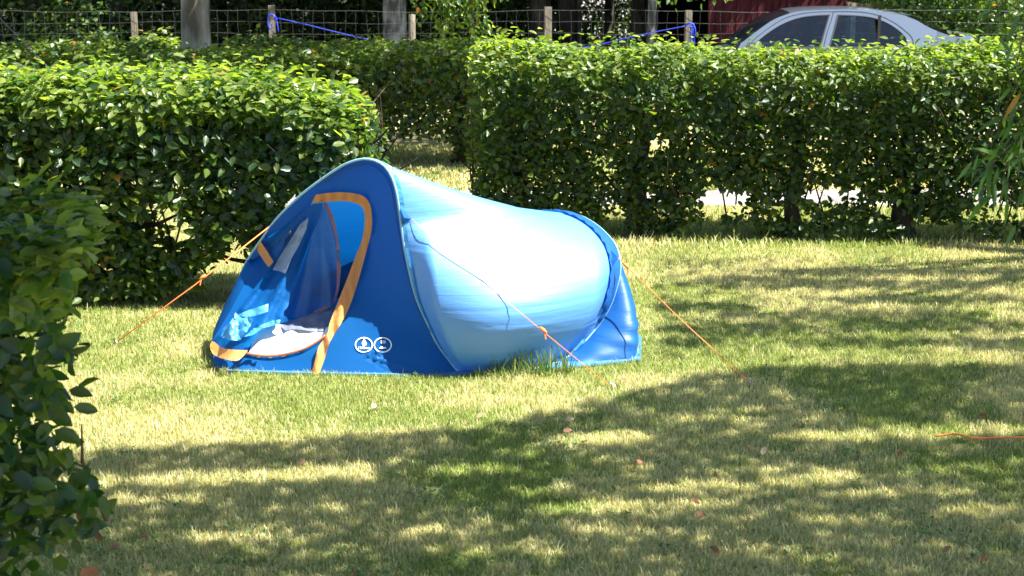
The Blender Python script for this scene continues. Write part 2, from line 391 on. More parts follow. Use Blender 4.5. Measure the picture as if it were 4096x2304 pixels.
def hedge(name, label, x0, x1, yc, ty, top, n, L, seed, bottom, slope=0.0, trunks=(), gap=None, rnd=0.16, tpl=T_LEAF,
          pal=GREENS, mat='leaf', group=None, brown=0.012, topz=None, shell=0.55, endround=0.3, taper=0.45, ntw=26):
    """a clipped hedge: leaves through the volume of a rounded block; bottom(x)->z, topz(x)->z offset"""
    r = np.random.default_rng(seed)
    root = empty(name, ((x0 + x1) / 2, yc, 0), label, 'hedge', group)
    m = int(n * 2.6)
    x = r.uniform(x0, x1, m); ty2 = ty / 2
    v = r.uniform(-1, 1, m); h = r.random(m)
    # pull a share of the leaves to the outer skin
    sk = r.random(m) < shell
    face = r.random(m)
    v = np.where(sk & (face < 0.42), -1 + np.abs(r.normal(0, 0.09, m)), v)
    h = np.where(sk & (face >= 0.42) & (face < 0.85), 1 - np.abs(r.normal(0, 0.045, m)), h)
    v = np.where(sk & (face >= 0.85), 1 - np.abs(r.normal(0, 0.09, m)), v)
    b = bottom(x)
    tz = top + (topz(x) if topz else 0) + 0.11 * (fbm(np.stack([x * 1.7, v * 1.2, x * 0], 1), seed) - 0.5) * 2
    z = b + (tz - b) * h
    # rounded corners + ends + lumpy faces
    dv = np.maximum(np.abs(v) * ty2 - (ty2 - rnd), 0); dz = np.maximum(z - (tz - rnd), 0)
    ex = np.maximum(endround - np.minimum(x - x0, x1 - x), 0) / endround * rnd * 1.6
    bad = (dv ** 2 + dz ** 2 + ex ** 2) > rnd ** 2 * 1.1
    lump = 0.17 * (fbm(np.stack([x * 1.8, z * 1.8, v * 0 + 3.3], 1), seed + 5) - 0.5) * 2
    y = yc + slope * (x - (x0 + x1) / 2) + v * (ty2 + lump) * (taper + (1 - taper) * np.clip(z / 1.4, 0, 1))
    keep = ~bad
    if gap is not None:
        keep &= gap(x, y, z, r)
    idx = np.where(keep)[0][:n]
    x, y, z, v, h = x[idx], y[idx], z[idx], v[idx], h[idx]; n = len(x)
    P = np.stack([x, y, z], 1) + r.normal(0, 0.012, (n, 3))
    nrm = np.stack([r.normal(0, 0.45, n), np.sign(v) * (np.abs(v) ** 4) * 0.9 + r.normal(0, 0.45, n), 0.45 + 0.8 * (h > 0.85) + r.normal(0, 0.55, n)], 1)
    tan = np.stack([r.normal(0, 1, n), v * 0.7 + r.normal(0, 0.8, n), -0.1 + r.normal(0, 0.7, n)], 1)
    Ls = L * r.uniform(0.5, 1.25, n)
    sh = (r.random(n) < 0.10)                       # young shoots standing proud of the clipped faces
    hi = sh & (h > 0.8); P[hi, 2] += r.random(hi.sum()) ** 2 * 0.13
    fr = sh & (h <= 0.8); P[fr, 1] += np.sign(v[fr]) * r.random(fr.sum()) ** 2 * 0.12
    lc = leafcol(n, pal, brown, seed=seed + 9)
    lit_top = (h > 0.82) & (r.random(n) < 0.55)
    lc[lit_top] = lc[lit_top] * 0.5 + np.array((0.17, 0.21, 0.05)) * 0.8  # sun sheen on the hedge top painted into paler leaf colours
    lc[h < 0.8] *= 0.85  # shade of the hedge faces darkened into the leaf colour
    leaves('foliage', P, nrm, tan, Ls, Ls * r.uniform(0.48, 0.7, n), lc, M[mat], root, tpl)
    # twigs
    tw = MB()
    for i in range(int((x1 - x0) * ntw)):
        bx = r.uniform(x0 + 0.1, x1 - 0.1); yy = yc + slope * (bx - (x0 + x1) / 2)
        b0 = float(bottom(np.array([bx]))[0]); p = Vector((bx, yy + r.uniform(-.2, .2), b0 + r.uniform(0.05, 0.5)))
        q = p + Vector((r.uniform(-.35, .35), r.uniform(-.5, .5) * ty, r.uniform(0.15, top - p.z if top > p.z else .3)))
        q.z = min(q.z, top + 0.03); q.y = max(min(q.y, yy + ty2), yy - ty2); q.x = min(max(q.x, x0 + .12), x1 - .14)
        mid = (p + q) / 2 + Vector((r.uniform(-.05, .05), r.uniform(-.05, .05), 0.03))
        if ntw < 20: MB().tube([p, mid, q], [0.007, 0.005, 0.002], 4, False).build('twig', M['twig'], root)
        else: tw.tube([p, mid, q], [0.007, 0.005, 0.002], 4, False)
    if ntw >= 20: tw.build('twigs', M['twig'], root)
    for (tx, rad) in trunks:
        ty_ = yc + slope * (tx - (x0 + x1) / 2)
        t = MB(); pts = [Vector((tx + 0.03 * math.sin(k * 2.1 + tx), ty_ + 0.02 * math.cos(k * 1.7), -0.03 + k * top * 0.17)) for k in range(6)]
        t.tube(pts, [rad * 1.5, rad * 1.05, rad, rad * .85, rad * .6, rad * .3], 10)
        for k in range(7):
            p = pts[1 + k % 4]; a = r.uniform(0, 6.28)
            q = p + Vector((math.cos(a) * .5, math.sin(a) * .3, r.uniform(.12, .4)))
            t.tube([p, (p + q) / 2 + Vector((0, 0, -.03)), q], [rad * .4, rad * .25, rad * .1], 6, False)
        t.build('trunk', M['bark_dark'], root, True)
    return root

def X(px, Y): return (px - 512) / F * Y * (CP + (288 - 150) / F * SP)

# right-hand hedge -------------------------------------------------------
tr_r = [(gr(637, 233).x, 0.07), (gr(797, 240).x, 0.055), (gr(908, 241).x, 0.075), (gr(1040, 243).x, .06), (gr(520, 226).x, 0.05)]
def bot_r(x):
    d = np.min(np.abs(x[:, None] - np.array([t[0] for t in tr_r] + [0.1, 0.45])[None, :]), 1)
    b = 0.0 + 0.10 * np.clip(d / 0.4, 0, 1) ** 1.0 + 0.16 * (vnoise(np.stack([x * 6, x * 0, x * 0], 1), 4) - 0.5)
    return np.where(x < 0.62, 0.10 + 0.14 * vnoise(np.stack([x * 5, x * 0, x * 0], 1), 2), b)
def gap_r(x, y, z, r):
    nz = fbm(np.stack([x * 5.2, z * 8.5, y * 0.12], 1), 21)
    dens = np.clip((z - 0.25) / 0.72, 0, 1)
    dens = np.where(x < 0.7, np.maximum(dens, 0.55), dens)
    return nz > (0.52 - 0.33 * dens)
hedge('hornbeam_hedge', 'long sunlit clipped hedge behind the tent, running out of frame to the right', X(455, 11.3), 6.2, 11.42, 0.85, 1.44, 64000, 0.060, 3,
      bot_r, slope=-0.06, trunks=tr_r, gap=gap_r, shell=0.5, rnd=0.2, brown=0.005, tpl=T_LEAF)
# left-hand hedge ----------------------------------------------------------
xe = X(404, 9.4)
def bot_l(x):
    return 0.06 + 0.10 * vnoise(np.stack([x * 5, x * 0, x * 0], 1), 8) + 0.55 * np.clip((x + 1.9) / 1.2, 0, 1) ** 1.0
def gap_l(x, y, z, r):
    nz = fbm(np.stack([x * 3.2, z * 4.5, y * 0.15], 1), 31)
    dens = np.clip((z - 0.35) / 0.65, 0, 1)
    dens = np.where(x < -2.2, np.maximum(dens, .55), dens)
    return nz > (0.53 - 0.39 * dens)
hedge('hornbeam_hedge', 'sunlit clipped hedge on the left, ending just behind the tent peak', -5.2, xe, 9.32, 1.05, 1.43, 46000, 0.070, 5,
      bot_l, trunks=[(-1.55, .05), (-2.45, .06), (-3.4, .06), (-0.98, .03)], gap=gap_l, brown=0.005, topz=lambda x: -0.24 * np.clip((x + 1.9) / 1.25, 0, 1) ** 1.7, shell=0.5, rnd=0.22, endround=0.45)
# hedge row behind the gravel --------------------------------------------------
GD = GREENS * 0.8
def gap_b(x, y, z, r):
    nz = fbm(np.stack([x * 4.2, z * 6.2, y * 0.3], 1), 51)
    return nz > (0.52 - 0.36 * np.clip((z - 0.15) / 0.6, 0, 1))
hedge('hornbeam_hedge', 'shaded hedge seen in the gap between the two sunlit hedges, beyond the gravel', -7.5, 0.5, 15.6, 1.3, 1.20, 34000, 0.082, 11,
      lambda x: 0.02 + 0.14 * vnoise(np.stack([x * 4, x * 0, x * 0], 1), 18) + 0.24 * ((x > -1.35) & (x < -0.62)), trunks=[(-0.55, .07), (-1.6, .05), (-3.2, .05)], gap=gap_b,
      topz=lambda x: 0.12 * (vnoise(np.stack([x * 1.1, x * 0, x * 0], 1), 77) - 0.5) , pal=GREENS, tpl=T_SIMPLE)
hedge('low_hedge', 'short bright green hedge top beside the pale mottled tree trunk', X(112, 17.6), X(186, 17.6), 17.9, 0.9, 1.16, 4200, 0.085, 13,
      lambda x: 0.15 + 0 * x, tpl=T_SIMPLE, trunks=[(-4.4, .05)])
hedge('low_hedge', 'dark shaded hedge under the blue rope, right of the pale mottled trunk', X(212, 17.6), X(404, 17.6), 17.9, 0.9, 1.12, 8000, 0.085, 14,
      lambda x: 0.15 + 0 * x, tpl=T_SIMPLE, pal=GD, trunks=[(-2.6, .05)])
# near bush on the left edge --------------------------------------------------
def bot_n(x): return 0.35 + 0.0 * x
def gap_n(x, y, z, r):
    nz = fbm(np.stack([x * 4, z * 4, y * 2], 1), 61)
    lim = -1.19 * y / 4.1 - 0.07 * np.sin(z * 7.0) - 0.28 * np.clip(1.05 - z, 0, 1) + 0.16 * (vnoise(np.stack([z * 7, y * 5, x * 0], 1), 9) - 0.5)
    return (x < lim - .03) & (nz > np.where((x > -1.45) & (z < 1.0), 0.40, 0.24))
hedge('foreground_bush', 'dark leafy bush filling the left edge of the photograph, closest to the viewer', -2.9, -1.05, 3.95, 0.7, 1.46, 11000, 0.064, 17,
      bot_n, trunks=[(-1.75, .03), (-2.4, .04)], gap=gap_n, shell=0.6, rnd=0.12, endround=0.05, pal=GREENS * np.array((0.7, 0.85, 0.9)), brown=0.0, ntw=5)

# ------------------------------------------------------------------ TENT
Ag = gr(459, 373); Bg = Vector((-1.56, 8.22, 0))
dAB = (Bg - Ag).normalized(); fwd_n = Vector((dAB.y, -dAB.x, 0)); fwd_n = fwd_n if fwd_n.y < 0 else -fwd_n
upv = Vector((0, 0, 1)) + fwd_n * 0.16
pn = dAB.cross(upv).normalized()
def hoop_pt(px, py):
    d = raydir(px, py); o = Vector((0, 0, HC))
    return o + d * ((Ag - o).dot(pn) / d.dot(pn))
def z1(p): return (200 + p[0] * 0.16387, 150 + p[1] * 0.16387)
def z2(p): return (375 + p[0] * 0.17251, 150 + p[1] * 0.17251)
right_px = [(459,373),(449,360.5),(437,343),(427,322.5),(416,297),(409.5,271),(404,245),(400,215.5),(396.6,193),(392,177.6),(385,166.5),(375,160.5)]
left_px = [z1(p) for p in ((990,55),(900,80),(830,120),(740,180),(640,255),(540,345),(460,430),(400,510))]
left_low = [z1(p) for p in ((350,590),(310,700),(285,790),(240,880),(180,990),(120,1090),(78,1165),(80,1240),(83,1335))]
hoop_px = right_px + left_px
H1 = [hoop_pt(*p) for p in hoop_px]
# hidden foot of the hoop
tailpts = []
p_last = H1[-1]
for t in (0.3, 0.6, 0.85, 1.0):
    q = p_last.lerp(Bg, t); q = q + dAB * 0.10 * math.sin(t * math.pi)
    tailpts.append(q)
H1 = H1 + tailpts
NV = 90
H1c = crv(H1, NV)
base_px = [z1(p) for p in ((83,1335),(180,1352),(400,1360),(680,1366),(900,1372),(1372,1380))]
base_px[-1] = (440, 375.5)
# depth control points for the front panel
ctl = []
for p in hoop_px: ctl.append((p[0], p[1], hoop_pt(*p).y))
for p, Y in zip(left_low, (8.14, 8.06, 7.99, 7.93, 7.87, 7.82, 7.79, 7.76, 0)):
    ctl.append((p[0], p[1], Y if Y else gr(*p).y))
for p in base_px[1:]: ctl.append((p[0], p[1], gr(*p).y))
for (px, py, Y) in ((300, 280, 7.80), (250, 330, 7.74), (330, 330, 7.66), (400, 330, 7.64), (350, 240, 7.84), (370, 290, 7.72)): ctl.append((px, py, Y))
ctl = np.array(ctl)
def tps_fit(c):
    n = len(c); P = c[:, :2] / 100
    r2 = ((P[:, None] - P[None]) ** 2).sum(-1); K = np.where(r2 > 0, r2 * np.log(np.maximum(r2, 1e-12)) * .5, 0) + np.eye(n) * 1e-3
    A = np.zeros((n + 3, n + 3)); A[:n, :n] = K; A[:n, n] = 1; A[:n, n + 1:] = P; A[n, :n] = 1; A[n + 1:, :n] = P.T
    return np.linalg.solve(A, np.r_[c[:, 2], 0, 0, 0]), P
TW, TP = tps_fit(ctl)
def frontY(px, py):
    q = np.stack([np.atleast_1d(px), np.atleast_1d(py)], 1) / 100
    r2 = ((q[:, None] - TP[None]) ** 2).sum(-1); K = np.where(r2 > 0, r2 * np.log(np.maximum(r2, 1e-12)) * .5, 0)
    n = len(TP)
    return K @ TW[:n] + TW[n] + q @ TW[n + 1:]
def unproj(px, py, Y):
    px = np.asarray(px, float); py = np.asarray(py, float)
    a, b = (px - 512) / F, (288 - py) / F
    dy = CP + b * SP; dz = -SP + b * CP; t = Y / dy
    return np.stack([a * t, Y + 0 * a, HC + dz * t], 1)
def inside(P, poly):
    poly = np.asarray(poly); x, y = P[:, 0], P[:, 1]; r = np.zeros(len(P), bool); j = len(poly) - 1
    for i in range(len(poly)):
        c = ((poly[i, 1] > y) != (poly[j, 1] > y)) & (x < (poly[j, 0] - poly[i, 0]) * (y - poly[i, 1]) / (poly[j, 1] - poly[i, 1] + 1e-12) + poly[i, 0])
        r ^= c; j = i
    return r
def panel(name, outer, mat, parent, depth, holes=(), step=3.0, fold=None):
    """a piece of cloth: outline + holes, meshed finely, its depth a smooth function"""
    outer = [tuple(p) for p in outer]
    vs, es = [], []
    for loop in [outer] + [list(h) for h in holes]:
        b = len(vs); pts = []
        for i in range(len(loop)):
            p, q = np.array(loop[i], float), np.array(loop[(i + 1) % len(loop)], float)
            k = max(1, int(np.linalg.norm(q - p) / step))
            for t in range(k): pts.append(tuple(p + (q - p) * t / k))
        vs += pts; m = len(pts); es += [(b + i, b + (i + 1) % m) for i in range(m)]
    P = np.array(outer); gx = np.arange(P[:, 0].min() + step / 2, P[:, 0].max(), step); gy = np.arange(P[:, 1].min() + step / 2, P[:, 1].max(), step)
    G = np.stack(np.meshgrid(gx, gy), -1).reshape(-1, 2)
    k = inside(G, outer)
    for h in holes: k &= ~inside(G, h)
    G = G[k] + rng.uniform(-.2, .2, (k.sum(), 2)) * step
    if len(G):
        B = np.array(vs); d = np.sqrt(((G[:, None] - B[None]) ** 2).sum(-1)).min(1); G = G[d > step * 0.5]
    vv = [Vector(v) for v in vs] + [Vector(g) for g in G]
    V2, _, Fs, *_ = delaunay_2d_cdt(vv, es, [], 0, 1e-4)
    V2 = np.array([tuple(v) for v in V2]); cen = np.array([V2[list(f)].mean(0) for f in Fs])
    ok = inside(cen, outer)
    for h in holes: ok &= ~inside(cen, h)
    T = [list(f) for f, o in zip(Fs, ok) if o]
    Y = depth(V2[:, 0], V2[:, 1])
    if fold is not None: Y = Y + fold(V2[:, 0], V2[:, 1])
    V = unproj(V2[:, 0], V2[:, 1], Y)
    return mesh_py(name, V, T, mat, parent, True)
def fY(off): return lambda a, b: frontY(a, b) + off

tent = empty('tent', (-0.5, 8.2, 0), 'blue pop-up tent with open orange-trimmed door standing on the lawn', 'tent')
trim_out = [(680,325),(708,272),(800,260),(880,258),(960,268),(1010,290),(1040,340),(1050,420),(1045,500),(1020,600),(985,730),(950,850),(910,960),(860,1060),(810,1140),(785,1190),(765,1260),(740,1330),(722,1372)]
trim_in = [(678,1365),(700,1290),(720,1210),(750,1160),(780,1110),(790,1060),(820,980),(860,880),(900,780),(945,660),(985,560),(1003,470),(1005,400),(990,350),(950,325),(880,312),(800,315)]
def sm(pts, n): return [tuple(p) for p in crv(pts, n)]
t_out = sm([z1(p) for p in trim_out[1:]], 70); t_in = sm([z1(p) for p in trim_in], 70)
trim_poly = [z1(trim_out[0])] + t_out + t_in
door_in = [p for p in t_in if p[1] < 150 + 1130 * .16387]         # inner edge above the sill
red_line = sm([z1(p) for p in ((765,1130),(720,1165),(640,1210),(540,1240),(440,1255),(360,1252),(280,1240))], 30)
left_hole = [z1(p) for p in ((200,1180),(240,1090),(330,950),(440,740),(560,530),(650,390),(680,325))]
hole = red_line + left_hole + door_in[::-1]
front_outer = right_px[::-1] and [tuple(p) for p in sm(right_px + left_px + left_low, 150)] + base_px[1:]
def fold_front(a, b):
    # gathered folds radiating from the lower peg point, plus soft sag lines
    dx, dy = a - 357, b - 352
    ang = np.arctan2(dy, dx); r = np.hypot(dx, dy)
    w = np.exp(-((ang - 0.28) / 0.24) ** 2) * np.clip(r / 16, 0, 1) * np.exp(-(r / 44) ** 2)
    return 0.012 * w * np.sin(ang * 34 + .8) + 0.007 * w * np.sin(ang * 15) + 0.006 * np.sin((b - 0.4 * a) * 0.09) * np.exp(-((a - 430) / 40) ** 2)
front = panel('front_panel', front_outer, M['navy'], tent, fY(0), [hole], 2.2, fold_front)
panel('door_trim', trim_poly, M['orange'], front, fY(-0.022), step=2.5, fold=lambda a, b: 0.012 * np.sin(a * 0.55 + 0.7 * np.sin(b * 0.12)))
# zip line along the sill
def strip3(name, pts3, rad, mat, parent, n=6):
    return MB().tube([Vector(p) for p in pts3], rad, n).build(name, mat, parent, True)
rl = np.array(red_line); strip3('sill_zip', unproj(rl[:, 0], rl[:, 1], frontY(rl[:, 0], rl[:, 1]) - 0.012), 0.006, M['red'], front)
# seam inside the hoop rim
seam = sm([z1(p) for p in ((725,215),(800,160),(900,112),(990,92),(1060,100),(1120,150),(1160,220),(1185,330),(1215,520),(1262,760),(1330,970),(1400,1100),(1500,1230))], 80)
sa = np.array(seam); strip3('seam', unproj(sa[:, 0], sa[:, 1], frontY(sa[:, 0], sa[:, 1]) - 0.004), 0.0028, M['rim'], front, 5)
# printed badges
def ringmesh(cx, cy, rx, ry, w, n=40):
    o = [(cx + rx * math.cos(2 * math.pi * i / n), cy + ry * math.sin(2 * math.pi * i / n)) for i in range(n)]
    h = [(cx + (rx - w) * math.cos(2 * math.pi * i / n), cy + (ry - w) * math.sin(2 * math.pi * i / n)) for i in range(n)]
    return o, h
bfold = lambda a, b: fold_front(a, b)
def badge(cx, cy):
    o, h = ringmesh(cx, cy, 9.0, 7.7, 1.05)
    return panel('badge', o, M['white'], front, fY(-0.006), [h], 1.2, bfold)
b1 = badge(363.9, 344.8); b2 = badge(382.8, 344.9)
drop = [(364.2, 338.6), (365.6, 341.0), (366.7, 343.2), (366.5, 344.8), (365.2, 346.0), (363.6, 346.0), (362.2, 345.0), (361.8, 343.3), (362.8, 341.0)]
panel('drop_mark', drop, M['white'], b1, fY(-0.006), step=1, fold=bfold)
def text_panel(txt, cx, cy, w, parent):
    c = bpy.data.curves.new('lettering', 'FONT'); c.body = txt; c.align_x = 'CENTER'; c.align_y = 'CENTER'; c.size = 1; c.resolution_u = 3
    o = bpy.data.objects.new('lettering', c); col.objects.link(o)
    bpy.context.view_layer.update()
    me = bpy.data.meshes.new_from_object(o.evaluated_get(bpy.context.evaluated_depsgraph_get()))
    bpy.data.objects.remove(o)
    co = np.array([v.co[:2] for v in me.vertices]); s = w / (co[:, 0].max() - co[:, 0].min())
    px = cx + co[:, 0] * s; py = cy - co[:, 1] * s * 1.15
    V = unproj(px, py, frontY(px, py) + fold_front(px, py) - 0.007)
    for v, p in zip(me.vertices, V): v.co = p
    me.update()
    link('lettering', me, M['white'], parent)
text_panel('1500mm', 363.9, 347.8, 11.2, b1)
for dx in (-1.6, 0.2, 2.0):
    pxs = [(382.9 + dx - .35, 340.4), (382.9 + dx + .35, 340.4), (382.9 + dx + .45, 343.4), (382.9 + dx - .45, 343.4)]
    panel('figure_mark', pxs, M['white'], b2, fY(-0.006), step=1, fold=bfold)
panel('hill_mark', [(378.8, 348.4), (380.4, 346.9), (382, 346.3), (383.4, 347.3), (385, 346.8), (387, 348.4)], M['white'], b2, fY(-0.006), step=1, fold=bfold)

# --- rear hoop, body, tail ------------------------------------------------
Cg = gr(549, 367)
r2px = [(575,351,7.86),(597,327,7.93),(610,306,7.98),(617,286,8.02),(620.3,269,8.07),(619,256,8.14),(614,243,8.24),(602,229.5,8.38),(588,219.5,8.50),(574,214,8.60),(558,213,8.70)]
Dg = Vector((-0.62, 8.95, 0))
H2 = [Cg] + [at(*p) for p in r2px]
e = H2[-1]
H2 += [e + Vector((-0.16, 0.10, -0.03)), e + Vector((-0.42, 0.20, -0.16)), e + Vector((-0.68, 0.27, -0.36)), Dg]
H2c = crv(H2, NV)
NU = 46
Bm = []
for i in range(NU):
    u = i / (NU - 1)
    for j in range(NV):
        v = j / (NV - 1)
        p = H1c[j] * (1 - u) + H2c[j] * u
        sag = math.sin(u * math.pi)
        w = math.sin(v * math.pi)
        p = p + np.array((0, 0, -0.035)) * sag * w
        # pulled wrinkles running along the flank
        k = math.exp(-((p[2] - 0.22) / 0.2) ** 2) * sag ** 0.5 * (v < 0.5)
        if v < 0.5:
            zb = p[2] / 0.80
            bul = max(0.0, math.sin(math.pi * min(1.0, zb) ** 0.86)) * (0.35 + 0.65 * sag)
            p = p + np.array((0.02, -0.36, 0.0)) * bul * min(1, sag * 3)
        p = p + np.array((0, -1, 0.2)) * (0.004 * k * math.sin(p[2] * 95 + 2.2 * u + 1.3 * math.sin(6 * u)))
        p[2] = max(p[2], 0.004)
        Bm.append(p)
Bt = []
for i in range(NU - 1):
    for j in range(NV - 1):
        a = i * NV + j; Bt += [(a, a + NV, a + NV + 1), (a, a + NV + 1, a + 1)]
body = mesh_np('body_panel', Bm, Bt, M['body'], tent)
# far lower wrap of the nose (closes the porch behind the left outline)
ll = crv([(p[0], p[1]) for p in [left_px[-1]] + left_low], 30)
LO = unproj(ll[:, 0], ll[:, 1], frontY(ll[:, 0], ll[:, 1]))
HB = crv([H1[len(hoop_px) - 1]] + tailpts, 30)
W_ = []; 
for i in range(30):
    for k in range(8):
        t = k / 7; p = LO[i] * (1 - t) + HB[i] * t; p = p + np.array((-0.5, 0.3, 0)) * 0.12 * math.sin(t * math.pi) * (i / 29); W_.append(p)
mesh_np('porch_side', W_, [f for i in range(29) for k in range(7) for f in ((i*8+k, i*8+k+8, i*8+k+9), (i*8+k, i*8+k+9, i*8+k+1))], M['navy'], tent)
# tail
base_t = [Cg, gr(590, 364), gr(636, 360.5), Vector((0.72, 8.25, 0)), Vector((0.62, 8.75, 0)), Vector((0.2, 9.15, 0)), Vector((-0.3, 9.2, 0)), Dg]
kf = np.array([0, 0.13, 0.27, 0.40, 0.52, 0.66, 0.82, 1.0])
bt = np.array([tuple(p) for p in base_t]); vv = np.linspace(0, 1, NV)
BC = np.stack([np.interp(vv, kf, bt[:, k]) for k in range(3)], 1)
for _ in range(6): BC[1:-1] = (BC[:-2] + BC[1:-1] * 2 + BC[2:]) / 4
Tm = []; NT = 26
cen = np.array((0.05, 8.4, 0.2))
for i in range(NT):
    t = i / (NT - 1)
    for j in range(NV):
        p = H2c[j] * (1 - t) + BC[j] * t
        d = (H2c[j] + BC[j]) / 2 - cen; d[2] = 0; d = d / (np.linalg.norm(d) + 1e-6)
        p = p + d * 0.04 * math.sin(t ** 1.3 * math.pi) * min(1, H2c[j][2] * 3)
        zz = p[2]; k = math.exp(-((zz - 0.12) / 0.1) ** 2)
        p = p + d * 0.006 * k * math.sin(zz * 70 + j * 0.35)
        Tm.append(p)
mesh_np('tail_panel', Tm, [f for i in range(NT - 1) for j in range(NV - 1) for f in ((i*NV+j, i*NV+j+NV, i*NV+j+NV+1), (i*NV+j, i*NV+j+NV+1, i*NV+j+1))], M['tail'], tent)
# hoops: sleeve fin + pale piping
def fin(name, C, out, w, mat, parent, off=0.0):
    V = []; n = len(C)
    for i in range(n):
        t = C[min(i + 1, n - 1)] - C[max(i - 1, 0)]; t = t / np.linalg.norm(t)
        o = np.array(out) - t * np.dot(out, t); o = o / np.linalg.norm(o)
        ww = w * (0.35 + 0.65 * math.sin(min(1, max(0, i / (n - 1))) * math.pi) ** 0.5) * (1 + 0.12 * math.sin(i * 1.9))
        V += [C[i] + o * off, C[i] + o * (off + ww)]
    return mesh_np(name, V, [f for i in range(n - 1) for f in ((2*i, 2*i+2, 2*i+3), (2*i, 2*i+3, 2*i+1))], mat, parent)
strip3('front_hoop', H1c, 0.007, M['piping'], tent)
strip3('rear_hoop', H2c, 0.006, M['piping'], tent)
axis = np.array(tuple((Vector(tuple(H2c[20])) - Vector(tuple(H1c[20]))).normalized()))
# sleeves: bands sewn on the body panel beside each hoop, standing a little proud of it
BG = np.array(Bm).reshape(NU, NV, 3)
BN = np.cross(np.gradient(BG, axis=1), np.gradient(BG, axis=0)); BN /= np.maximum(np.linalg.norm(BN, axis=2, keepdims=True), 1e-9)
BN[BN[..., 1] > 0.35] *= -1
def band(name, cols, off, mat, parent, jr):
    js = range(*jr); k = len(cols); V = []
    for j in js:
        for q, i in enumerate(cols):
            nn_ = BN[i, j]; nn_ = nn_ if np.dot(nn_, (0, -.6, .8)) > 0 else -nn_
            V.append(BG[i, j] + nn_ * (off if q else off * .3) * (1 + .35 * math.sin(j * 2.3) * (q == k - 1)))
    n = len(js)
    return mesh_np(name, V, [f for a in range(n - 1) for q in range(k - 1) for f in ((a*k+q, a*k+q+1, a*k+k+q+1), (a*k+q, a*k+k+q+1, a*k+k+q))], mat, parent)
band('rear_sleeve', [NU - 1, NU - 2, NU - 3, NU - 4], 0.014, M['rim'], tent, (14, 66))
band('rear_sleeve_foot', [NU - 1, NU - 2, NU - 3], 0.012, M['ltblue'], tent, (1, 15))
band('front_sleeve', [0, 1], 0.010, M['ltblue'], tent, (1, 50))
# groundsheet edge
gs = [gr(*z1((83,1335))), gr(*z1((180,1362))), gr(*z1((400,1372))), gr(*z1((680,1378))), gr(*z1((900,1382))), gr(450, 378), gr(500, 375), gr(549, 371), gr(600, 366.5), gr(641, 362),
      Vector((0.74, 8.3, 0)), Vector((0.62, 8.8, 0)), Vector((0.1, 9.2, 0)), Dg, Vector((-1.2, 8.75, 0)), Bg, Vector((-1.66, 8.1, 0))]
gV = [(p.x, p.y + (.012 if p.y < 8 else 0), 0.012) for p in gs] + [(p.x, p.y + (.012 if p.y < 8 else 0), 0.002) for p in gs]; n = len(gs)
mesh_py('groundsheet', gV, [list(range(n))] + [[i, i + n, (i + 1) % n + n, (i + 1) % n] for i in range(n)], M['sheet'], tent)
# --- door flap, mesh, windows ------------------------------------------------
def zp(l): return [z1(p) for p in l]
flap_out = sm(zp([(690,330),(640,362),(560,425),(470,497),(372,560)]), 14) + sm(zp([(372,560),(405,620),(447,682),(415,740),(330,845),(225,985),(140,1090),(78,1168)]), 26) + \
    sm(zp([(78,1168),(130,1208),(210,1222),(284,1226)]), 8) + sm(zp([(284,1226),(330,1160),(380,1100),(440,1070),(545,1040),(505,1000),(540,950),(548,890),(580,838)]), 22) + sm(zp([(580,838),(600,760),(640,640),(690,500),(735,400),(752,322)]), 16)
def fan_fold(a, b):
    dx, dy = a - 320, b - 196
    ang = np.arctan2(dy, -dx); r = np.hypot(dx, dy)
    return -0.004 + 0.028 * np.sin(ang * 26 + 0.4 * np.sin(r * .05)) * np.clip(r / 90, 0, 1) + 0.010 * np.sin(ang * 61 + r * .03) * np.clip(r / 90, 0, 1)
def crumple(a, b):
    return fan_fold(a, b) + 0.05 * (fbm(np.stack([a * .06, b * .06, a * 0], 1), 5) - .5) * np.clip((b - 290) / 30, 0, 1)
flap = panel('door_flap', flap_out, M['navy'], tent, fY(-0.035), step=2.5, fold=crumple)
panel('flap_trim', zp([(334,592),(370,560),(410,618),(449,682),(418,716),(375,655)]), M['orange'], flap, fY(-0.10), step=2.5, fold=lambda a, b: .008 * np.sin(a * .5))
panel('flap_trim', sm(zp([(62,1185),(80,1165),(130,1205),(200,1218),(292,1222)]), 14) + sm(zp([(285,1235),(250,1272),(215,1287),(120,1267),(75,1240),(60,1200)]), 14), M['orange'], flap, fY(-0.15), step=2.5, fold=lambda a, b: .02 * np.sin(a * .22 + b * .1))
panel('flap_window', zp([(662,412),(650,480),(600,590),(560,660),(522,755),(480,738),(443,732),(480,660),(545,560),(610,455)]), M['film'], flap, fY(-0.085), step=2, fold=lambda a, b: fan_fold(a, b) + .008 * np.sin(a * .9 + b * .5) * np.sin(b * .4))
crump2 = lambda s, am=0.05: (lambda a, b: am * (fbm(np.stack([a * .13, b * .13, a * 0], 1), s) - .5) * 2)
panel('flap_lit_fold', zp([(213,1008),(260,1018),(300,1012),(325,1040),(300,1085),(272,1130),(240,1165),(180,1160),(125,1137),(170,1070)]), M['ltblue'], flap, fY(-0.17), step=2, fold=crump2(3, .06))  # sunlit folds of the flap, their brightness painted as a lighter cyan
panel('flap_lit_fold', zp([(222,1010),(300,975),(417,938),(416,985),(360,1005),(300,1020)]), M['ltblue'], flap, fY(-0.15), step=2, fold=crump2(4, .03))
panel('flap_lit_fold', zp([(270,1140),(330,1085),(440,1040),(490,1036),(486,1060),(380,1090),(320,1130)]), M['ltblue'], flap, fY(-0.155), step=2, fold=crump2(6, .03))
panel('flap_lit_fold', zp([(208,1005),(216,990),(236,1010),(212,1030)]), M['film'], flap, fY(-0.18), step=2)
